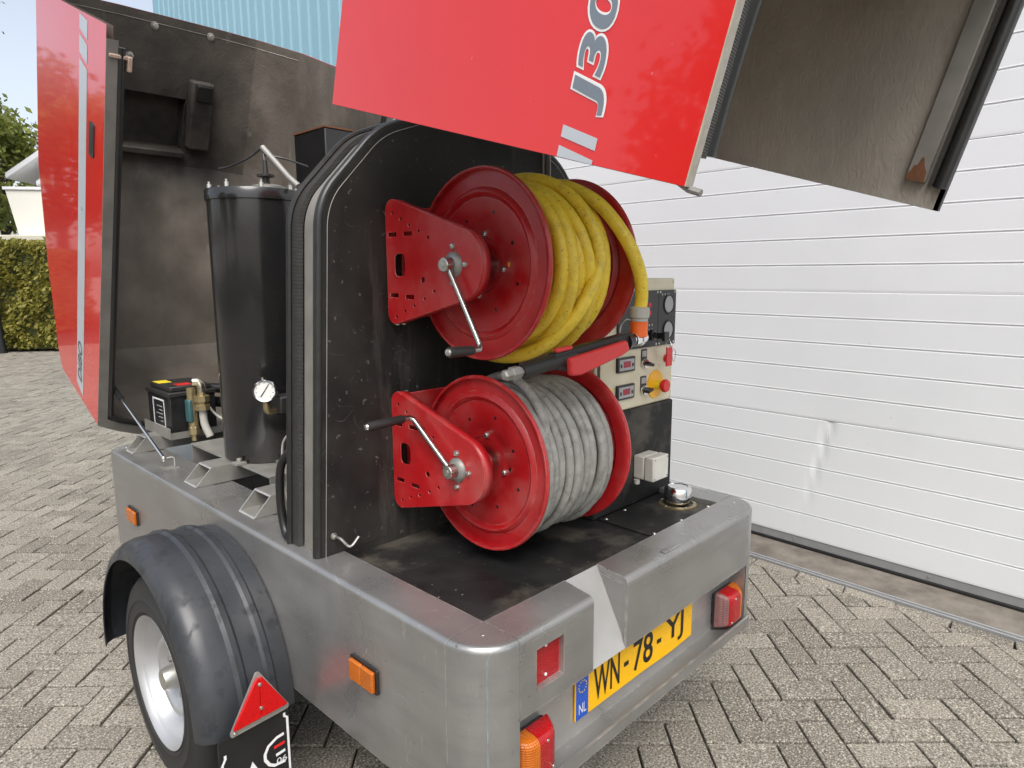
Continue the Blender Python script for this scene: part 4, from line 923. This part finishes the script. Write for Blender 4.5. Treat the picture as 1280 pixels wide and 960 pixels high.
# grey hose
gh = tag(empty('grey_hose', (.5, AY, .96)), 'grey rubber hose wound on the lower reel', 'hose')
pG, th = coil(.960, [(.362, .628, .138, 12, 0), (.622, .368, .160, 11.4, .004), (.372, .624, .180, 10.6, .008)], 9)
m = MB(); m.tube(pG, .0112, 12); m.build('tube', 'grey_hose', gh, 60)
lp = [Vector((.375+.09*f, AY+(.184+.020*math.sin(f*PI))*math.cos(PI*1.02-PI*1.15*f+1.1), .960+(.182+.022*math.sin(f*PI))*math.sin(PI*1.02-PI*1.15*f+1.1-1.05))) for f in [i/36 for i in range(37)]]
lp = []
for i in range(41):
    f = i/40; t = 2.9-3.6*f; rr = .190+.018*math.exp(-((f-.33)/.16)**2)-.045*max(0, (f-.72)/.28)**1.5-.045*max(0, (.12-f)/.12)**1.5; lp.append(Vector((.382+.085*f, AY+rr*math.cos(t), .960+rr*math.sin(t))))
m = MB(); m.tube(lp, .0112, 12); m.build('loose_loop', 'grey_hose', gh, 60)

# ------------------------------------------------------------------ spray gun hanging on the yellow hose
gun = tag(empty('spray_gun', (.48, .15, 1.2)), 'black spray gun with red trigger between the reels', 'spray gun')
GA, GB = Vector((.212, .150, 1.209)), Vector((.674, .120, 1.247)); gd = (GB-GA).normalized(); gu = (Vector((0, 0, 1))-gd*gd.z).normalized(); gw = gd.cross(gu)
def G(a, b, c): return GA+gd*a+gw*b+gu*c      # along, towards the reader, up
if gw.y > 0: 
    gw = -gw
m = MB(); m.tube([G(.05, 0, 0), G(.09, 0, .002), G(.15, 0, .004), G(.21, 0, .006)], [.015, .0165, .0165, .018], 14); gb = m.build('barrel', 'grip_black', gun)
pf = rpoly([(.145, .020), (.415, .028), (.425, .010), (.40, -.016), (.20, -.030), (.15, -.018)], .006, 4)
m = MB(); m.prism(pf, lambda a, b, w: G(a, w, b+.004), -.016, .012); m.build('body', 'grip_black', gun, bevel=.004)
pf = rpoly([(.172, .004), (.372, .014), (.382, -.012), (.350, -.020), (.205, -.040), (.174, -.036)], .008, 5)
m = MB(); m.prism(pf, lambda a, b, w: G(a, w, b+.006), .0125, .030); m.build('trigger', 'gun_red', gun, bevel=.005, seg=3)
m = MB(); m.box(.15, .20, .0, .012, .024, .034, G); m.build('safety_lever', 'gun_red', gun, bevel=.003)
m = MB(); m.lathe([(0, -.002), (.009, 0), (.012, .004), (.012, .02), (.015, .022), (.015, .042), (.011, .045), (.011, .055), (0, .055)], G(0, 0, 0), gd, 6); m.build('nozzle_coupling', 'galvanised', gun, 20)
m = MB(); m.tube([G(.398, 0, .010), G(.422, 0, .010)], [.022, .017], 16); m.build('end_cap', 'plastic_black', gun)
m = MB(); m.lathe([(.0, 0), (.014, 0), (.014, .010), (.0175, .011), (.0175, .026), (.012, .028), (.012, .036), (.016, .037), (.016, .050), (.011, .052), (.010, .062), (0, .063)], G(.418, 0, .010), gd, 12); m.build('fitting', 'chrome', gun, 20)
m = MB(); m.tube(catmull([G(.470, 0, .008), Vector((.660, .120, 1.249)), Vector((.659, .120, 1.263))], 5), .0125, 12); m.build('swivel', 'chrome', gun)

# ------------------------------------------------------------------ control cabinet
cab = tag(empty('control_cabinet', (.94, .45, .713)), 'cream control cabinet with black base and red emergency stop', 'control cabinet')
YC = .306
m = MB(); m.box(.733, 1.140, YC, .604, 1.016, 1.402); m.build('housing', 'cream_panel', cab, bevel=.006)
m = MB(); m.box(.728, 1.146, YC-.004, .604, .7135, 1.0155); blk = m.build('base', 'deck_black', cab, bevel=.006)
m = MB(); m.box(.741, .752, YC-.002, YC-.0002, 1.018, 1.395); m.build('panel_gap', 'ink_black', cab)
CM = lambda a, b, w: Vector((a, YC-w, b))
m = MB(); m.prism(rpoly(rect(.932, 1.281, .208, .170), .004), CM, .0003, .006); ip = m.build('instrument_panel', 'plastic_black', cab, bevel=.001)
m = MB(); m.prism(rpoly(rect(1.0885, 1.281, .102, .170), .004), CM, .0003, .006); ip2 = m.build('instrument_panel', 'plastic_black', cab, bevel=.001)
for x, z in ((1.098, 1.322), (1.098, 1.242)):
    m = MB(); m.lathe([(0, .0005), (.026, .0005), (.027, .003), (.031, .003), (.032, 0)], CM(x, z, .006), (0, -1, 0), 28); gg = m.build('dial', 'plastic_black', ip2)
    m = MB(); m.lathe([(0, .0012), (.025, .0011), (.0255, .0006)], CM(x, z, .006), (0, -1, 0), 28); m.build('glass', 'display_grey', gg)
m = MB(); m.lathe([(.034, .002), (.036, .003), (.038, 0)], CM(.872, 1.25, .006), (0, -1, 0), 28); m.build('dial', 'zinc', ip)
m = MB()
for i in range(3):
    for j in range(2):
        m.box(.950+i*.017, .962+i*.017, YC-.0068, YC-.0062, 1.292+j*.024, 1.305+j*.024)
o = m.build('warning_symbols', 'signal_red', ip); o['kind'] = 'stuff'
m = MB()
for i in range(4): m.box(.985+(i % 2)*.016, .990+(i % 2)*.016, YC-.0068, YC-.0062, 1.245+(i//2)*.014, 1.252+(i//2)*.014)
for x in (.93, .945, 1.055, 1.07, 1.085, 1.095): m.box(x, x+.006, YC-.0068, YC-.0062, 1.350, 1.355)
o = m.build('legend_marks', 'display_grey', ip); o['kind'] = 'stuff'
def readout(z):
    m = MB(); m.prism(rpoly(rect(.872, z, .088, .044), .003), CM, .0002, .009); d = m.build('readout', 'plastic_black', cab, bevel=.002)
    m = MB(); m.prism(rect(.872, z, .074, .032), CM, .0091, .0098); m.build('face', 'display_grey', d)
    m = MB(); m.prism(rect(.872, z+.001, .036, .018), CM, .0099, .0104); m.build('screen', 'led_off', d)
    for q in (-.029, .029): m = MB(); m.prism(rect(.872+q, z-.002, .006, .010), CM, .0099, .0112); m.build('button', 'ink_black', d)
readout(1.154); readout(1.073)
def selector(z, a):
    m = MB(); m.prism(rpoly(rect(.972, z+.020, .030, .046), .002), CM, .0002, .0025); d = m.build('selector', 'plastic_black', cab)
    m = MB(); m.prism(rect(.972, z+.029, .023, .018), CM, .0026, .0031); m.build('legend', 'display_grey', d)
    m = MB(); m.lathe([(.0, .010), (.013, .010), (.0145, .006), (.0150, .0)], CM(.972, z, .0026), (0, -1, 0), 24); m.build('bezel', 'chrome', d)
    ca, sa = math.cos(a), math.sin(a); KM = lambda u, v, w: CM(.972+u*ca-v*sa, z+u*sa+v*ca, w)
    m = MB(); m.prism(rpoly([(-.012, -.0045), (.016, -.0045), (.016, .0045), (-.012, .0045)], .002), KM, .0127, .030); m.build('knob', 'ink_black', d, bevel=.0015)
selector(1.148, -.35); selector(1.066, .25)
m = MB(); m.lathe([(0, .003), (.044, .003), (.045, .0002)], CM(1.040, 1.076, 0), (0, -1, 0), 40); es = m.build('stop_plate', 'signal_yellow', cab)
m = MB(); m.lathe([(.0, .022), (.014, .022), (.015, .003)], CM(1.043, 1.074, 0), (0, -1, 0), 24); m.build('collar', 'label_yellow', es)
m = MB(); m.lathe([(.012, .022), (.0125, .026), (.020, .030), (.0205, .038), (.018, .042), (0, .043)], CM(1.043, 1.074, 0), (0, -1, 0), 28); m.build('stop_button', 'signal_red', es)
m = MB(); m.lathe([(.012, 0), (.012, .008), (.010, .009), (.010, .016), (.008, .018), (0, .018)], CM(1.096, 1.152, 0), (0, -1, 0), 24); m.build('push_button', 'signal_red', cab)
m = MB(); m.lathe([(.017, 0), (.016, .012), (.010, .014), (.009, .020), (0, .020)], CM(.998, 1.232, .006), (0, -1, 0), 22); m.build('key_switch', 'plastic_black', cab)
m = MB(); m.prism(rect(.802, 1.070, .024, .040), CM, .0002, .0008); yl = m.build('warning_label', 'label_yellow', cab)
for q in (-.012, -.004, .004, .012): m = MB(); m.prism(rect(.803, 1.070+q, .015, .002), CM, .0009, .0012); m.build('print_line', 'ink_black', yl)
for x, z in ((.765, 1.39), (1.128, 1.39), (1.128, 1.028), (.765, 1.028), (.836, 1.36), (1.03, 1.36), (1.046, 1.36), (1.13, 1.36), (1.13, 1.203), (1.046, 1.203), (1.03, 1.203), (.836, 1.203)):
    m = MB(); m.lathe([(0, .0018), (.0032, .0014), (.004, 0)], CM(x, z, .0062 if 1.2 < z < 1.37 else .0003), (0, -1, 0), 10); m.build('screw', 'zinc', cab)
key = tag(empty('key_fob', (1.03, .27, 1.19)), 'key with red tag hanging in the cabinet switch', 'key')
m = MB(); m.box(.999, 1.002, YC-.052, YC-.0265, 1.222, 1.240); m.box(.990, 1.016, YC-.060, YC-.050, 1.216, 1.244); m.build('key_head', 'plastic_black', key, bevel=.002)
m = MB(); m.tube([Vector((1.022+.013*math.cos(a), YC-.054+.003*math.sin(a*2), 1.209+.013*math.sin(a))) for a in [i*2*PI/16 for i in range(17)]], .0014, 6, False); m.build('ring', 'chrome', key)
m = MB(); m.box(1.012, 1.045, YC-.056, YC-.051, 1.138, 1.197); m.build('tag', 'signal_red', key, bevel=.003)
m = MB(); m.tube([Vector((1.062+.009*math.cos(a), YC-.05, 1.168+.020*math.sin(a))) for a in [i*2*PI/16 for i in range(17)]], .0013, 6, False); m.build('ring', 'chrome', key)
m = MB(); m.box(.925, 1.008, YC-.042, YC-.0045, .800, .872); jb = m.build('junction_box', 'white_plastic', cab, bevel=.004)
m = MB(); m.box(.924, 1.009, YC-.076, YC-.0435, .799, .873); m.build('lid', 'white_plastic', jb, bevel=.004)
for x, z in ((.932, .866), (1.001, .866), (.932, .807), (1.001, .807)):
    m = MB(); m.lathe([(0, .0008), (.003, .0006), (.003, 0)], (x, YC-.076, z), (0, -1, 0), 8); m.build('screw', 'galvanised', jb)
m = MB(); m.cyl((.91, YC-.028, .803), (.91, YC-.028, .79), .009, 10); m.build('gland', 'grey_plastic', jb)

# ------------------------------------------------------------------ boiler tank, battery, valve, exhaust box in the front bay
TC = Vector((.318, 1.425, 0)); TR = .150
tank = tag(empty('tank', (TC.x, TC.y, .793)), 'tall black cylindrical steel tank beside the bulkhead', 'tank')
m = MB(); m.lathe([(0, .7935), (TR-.004, .7935), (TR, .80), (TR, 1.66)], TC, (0, 0, 1), 64); m.build('shell', 'tank_black', tank, 40)
m = MB(); m.lathe([(TR, 1.655), (TR+.0045, 1.657), (TR+.0045, 1.689), (TR+.002, 1.692), (0, 1.692)], TC, (0, 0, 1), 64); lid = m.build('lid', 'tank_black', tank, 40)
for i in range(8):
    a = i*PI/4+.5; m = MB(); m.cyl((TC.x+.138*math.cos(a), TC.y+.138*math.sin(a), 1.692), (TC.x+.138*math.cos(a), TC.y+.138*math.sin(a), 1.708), .007, 6); m.cyl((TC.x+.138*math.cos(a), TC.y+.138*math.sin(a), 1.708), (TC.x+.138*math.cos(a), TC.y+.138*math.sin(a), 1.716), .004, 8); m.build('bolt', 'zinc', lid)
m = MB(); m.lathe([(.06, 1.692), (.06, 1.706), (.04, 1.712), (0, 1.712)], TC+Vector((.03, -.04, 0)), (0, 0, 1), 24); m.build('burner_flange', 'galvanised', lid)
m = MB(); m.lathe([(.012, 1.712), (.012, 1.735), (.028, 1.737), (.028, 1.744), (.010, 1.748), (.006, 1.79), (0, 1.79)], TC+Vector((.02, -.05, 0)), (0, 0, 1), 18); m.build('electrode', 'grip_black', lid)
m = MB(); m.tube([(.345, 1.40, 1.835), (.375, 1.29, 1.73), (.385, 1.25, 1.70)], .010, 10); m.build('fuel_pipe', 'galvanised', tank)
for P_ in ([(.345, 1.40, 1.835), (.31, 1.44, 1.80), (.27, 1.50, 1.775), (.25, 1.53, 1.77)], [(.345, 1.40, 1.825), (.342, 1.385, 1.78), (.338, 1.375, 1.74)], [(.35, 1.40, 1.81), (.40, 1.36, 1.80), (.44, 1.28, 1.77)]):
    m = MB(); m.tube(catmull(P_, 5), .0035, 6); m.build('cable', 'rubber', tank)
for a in (3.6, 4.5): 
    p = TC+Vector((math.cos(a)*(TR+.012), math.sin(a)*(TR+.012), .793)); m = MB(); m.box(p.x-.018, p.x+.018, p.y-.018, p.y+.018, .7932, .802); m.cyl((p.x, p.y, .802), (p.x, p.y, .814), .009, 6); m.build('foot_bolt', 'galvanised', tank, bevel=.001)
# pressure gauge
gn = Vector((-.62, -.78, .02)).normalized(); gc = Vector((.205, 1.205, 1.055))
m = MB(); m.lathe([(.0, 0), (.034, 0), (.036, -.004), (.036, -.032), (.025, -.038), (0, -.038)], gc, gn, 32); m.lathe([(.0312, 0), (.0315, .004), (.034, .005), (.0362, .002), (.0362, -.004)], gc, gn, 32); ga = m.build('pressure_gauge', 'chrome', tank)
m = MB(); m.lathe([(0, .0006), (.031, .0006), (.0312, .0)], gc, gn, 32); m.build('dial', 'gauge_white', ga)
gu_ = Vector((0, 0, 1)); gr_ = gu_.cross(gn).normalized(); GM = lambda a, b, w: gc+gr_*a+gu_*b+gn*w
m = MB(); m.prism([(-.014, -.018), (-.011, -.020), (.014, .020), (.012, .021)], GM, .001, .0016); m.build('needle', 'ink_black', ga)
m = MB()
for i in range(9):
    a = math.radians(225-i*33.75); ca, sa = math.cos(a), math.sin(a); m.add([GM(ca*r_-sa*q, sa*r_+ca*q, .001) for r_, q in ((.024, -.0008), (.028, -.0008), (.028, .0008), (.024, .0008))], [(0, 1, 2, 3)])
o = m.build('scale_marks', 'ink_black', ga, 0); o['kind'] = 'stuff'
m = MB(); m.lathe([(.004, 0), (.004, .006), (0, .007)], gc+Vector((0, .01, .036)), (0, 0, 1), 8); m.build('vent_plug', 'zinc', ga)
m = MB(); m.tube(catmull([gc-gn*.018+Vector((0, 0, -.034)), gc-gn*.018+Vector((0, 0, -.060)), gc-gn*.022+Vector((.008, .0, -.070)), gc-gn*.04+Vector((.04, .0, -.070))], 5), .0115, 10); m.build('elbow', 'brass', ga)
m = MB(); m.box(gc.x+.045, gc.x+.12, gc.y-.01, gc.y+.06, .975, 1.03); m.build('valve_body', 'grip_black', ga, bevel=.006)
# bearers and shelves
SH = lambda *a: a
m = MB(); m.box(.175, .62, 1.150, 1.775, .786, .7925); sh = m.build('tank_shelf', 'galvanised', trailer, bevel=.001)
m = MB(); m.box(.178, .62, 1.150, 1.154, .70, .7855); m.build('shelf_web', 'galvanised', sh); m = MB(); m.box(.178, .62, 1.770, 1.774, .70, .7855); m.build('shelf_web', 'galvanised', sh)
m = MB(); m.lathe([(0, .012), (.009, .012), (.010, .004), (.014, .003), (.014, 0)], (.22, 1.150, .735), (0, -1, 0), 6); m.build('bolt', 'zinc', sh)
def bearer(y0, y1):
    m = MB(); t = .004; z0, z1 = ZT+.001, ZT+.058
    def rail(ya, yb, za, zb):
        f = lambda z: .045+.055*(z-z0)/(z1-z0)
        vs = [Vector((f(z), y, z)) for z in (za, zb) for y in (ya, yb)]+[Vector((.80, y, z)) for z in (za, zb) for y in (ya, yb)]
        m.add(vs, [(0, 1, 3, 2), (4, 6, 7, 5), (0, 4, 5, 1), (2, 3, 7, 6), (0, 2, 6, 4), (1, 5, 7, 3)])
    rail(y0, y1, z0, z0+t); rail(y0, y1, z1-t, z1); rail(y0, y0+t, z0+t, z1-t); rail(y1-t, y1, z0+t, z1-t)
    b = m.build('bearer', 'galvanised', trailer, 0)
    f = lambda z: .0448+.055*(z-z0)/(z1-z0); e_ = MB(); e_.holed(rect((y0+y1)/2, (z0+z1)/2, y1-y0, z1-z0), [rect((y0+y1)/2, (z0+z1)/2, y1-y0-2*t, z1-z0-2*t)], lambda a, c, w: Vector((f(c)-w, a, c)), .0, .0012); e_.build('cut_edge', 'cut_metal', b, 0)
    n_ = MB(); n_.lathe([(0, .016), (.010, .016), (.011, .005), (.018, .004), (.018, 0)], (.105, (y0+y1)/2, z0+t), (0, 0, 1), 6); n_.build('bolt', 'zinc', b)
bearer(1.40, 1.50); bearer(.985, 1.085); bearer(2.02, 2.10)
# battery
BX, BY, BZ = .165, 1.925, .80
tr_ = MB(); tr_.box(BX-.012, BX+.33, BY-.012, BY+.275, BZ-.016, BZ-.001); tr_.box(BX-.012, BX-.009, BY-.012, BY+.275, BZ-.001, BZ+.028); tr_.box(BX-.009, BX+.33, BY-.012, BY-.009, BZ-.001, BZ+.010); ty = tr_.build('battery_tray', 'galvanised', trailer)
bat = tag(empty('battery', (BX+.09, BY+.13, BZ)), 'black vehicle battery with white label in the open front bay', 'battery')
m = MB(); m.box(BX, BX+.175, BY, BY+.245, BZ, BZ+.148); m.build('case', 'plastic_black', bat, bevel=.003)
m = MB(); m.box(BX-.006, BX+.181, BY-.006, BY+.251, BZ+.1485, BZ+.166); m.build('rim', 'grip_black', bat, bevel=.003)
m = MB(); m.box(BX+.008, BX+.167, BY+.012, BY+.232, BZ+.1665, BZ+.188); lid_ = m.build('lid', 'grip_black', bat, bevel=.005)
m = MB(); m.box(BX+.012, BX+.062, BY+.14, BY+.215, BZ+.1882, BZ+.1890); m.build('yellow_label', 'label_yellow', lid_)
m = MB(); m.box(BX+.045, BX+.10, BY+.025, BY+.085, BZ+.1882, BZ+.1890); m.build('red_label', 'signal_red', lid_)
LMx = lambda a, b, w: Vector((BX-w, BY+a, BZ+b))
m = MB(); m.holed(rect(.125, .075, .125, .115), [rect(.125, .075, .112, .102)], LMx, .0004, .0012); m.build('label_frame', 'print_white', bat)
m = MB()
for i in range(5): m.add([LMx(a, b, .0008) for a, b in ((.085, .04+i*.015), (.085+.03+(i*37 % 5)*.01, .04+i*.015), (.085+.03+(i*37 % 5)*.01, .044+i*.015), (.085, .044+i*.015))], [(0, 1, 2, 3)])
o = m.build('label_print', 'display_grey', bat, 0); o['kind'] = 'stuff'
# brass valve assembly in front of the battery
vb = Vector((.262, 1.862, 0))
val = tag(empty('valve_assembly', (vb.x, vb.y, .78)), 'brass valve with elbow and hose tail in front of the battery', 'valve')
m = MB(); m.cyl((vb.x-.03, vb.y+.02, .80), (vb.x-.03, vb.y+.02, .985), .018, 16); m.build('pillar', 'brass', val)
m = MB(); m.box(vb.x-.052, vb.x-.034, vb.y+.0, vb.y+.04, .85, .94); m.build('knob', 'teal_plastic', val, bevel=.006)
m = MB(); m.lathe([(.012, .775), (.012, .80), (.020, .802), (.020, .83), (.016, .834), (.016, .845)], Vector((vb.x-.03, vb.y+.02, 0)), (0, 0, 1), 6); m.build('nut', 'brass', val, 20)
m = MB(); m.lathe([(.018, .895), (.030, .897), (.030, .918), (.024, .920), (.024, .928), (.030, .930), (.030, .952), (.016, .956), (.014, .98), (0, .98)], Vector((vb.x, vb.y, 0)), (0, 0, 1), 8); m.build('hex_union', 'brass', val, 20)
m = MB(); m.tube(catmull([(vb.x, vb.y, .97), (vb.x, vb.y, .992), (vb.x-.006, vb.y+.006, 1.006), (vb.x-.026, vb.y+.014, 1.008)], 5), .0165, 12); m.build('elbow', 'brass_bright', val)
m = MB(); m.tube(catmull([(vb.x, vb.y, .90), (vb.x+.002, vb.y-.005, .84), (vb.x+.014, vb.y-.02, .79)], 6), .0145, 12); m.build('hose_tail', 'grey_plastic', val)
m = MB(); m.tube(catmull([(vb.x+.05, vb.y+.08, .90), (vb.x+.06, vb.y, .86), (vb.x+.10, vb.y-.12, .83), (vb.x+.16, vb.y-.2, .84)], 6), .005, 8); m.build('cable', 'grey_plastic', val)
m = MB(); m.cyl((vb.x+.09, vb.y+.12, .96), (vb.x+.20, vb.y-.02, .95), .02, 14); m.cyl((vb.x+.09, vb.y+.14, .90), (vb.x+.20, vb.y, .89), .022, 14); m.build('pump_port', 'plastic_black', val)
# exhaust box and machinery behind the bulkhead
exh = tag(empty('exhaust_box', (.83, 1.75, .73)), 'square black steel exhaust box behind the bulkhead', 'exhaust')
m = MB(); m.box(.715, .90, 1.62, 1.86, .735, 1.985); m.build('duct', 'tank_black', exh, bevel=.004)
m = MB(); m.box(.712, .903, 1.617, 1.863, 1.9855, 1.992); m.build('top_plate', 'rust', exh)
eng = tag(empty('engine_block', (.8, 1.2, .53)), 'dark engine housing hidden in the bay behind the bulkhead', 'engine')
m = MB(); m.box(.55, 1.05, .82, 1.55, .79, 1.25); m.build('housing', 'deck_black', eng, bevel=.02); m = MB(); m.cyl((.8, .90, 1.25), (.8, .90, 1.36), .11, 28); m.build('air_filter', 'grip_black', eng, bevel=.008)
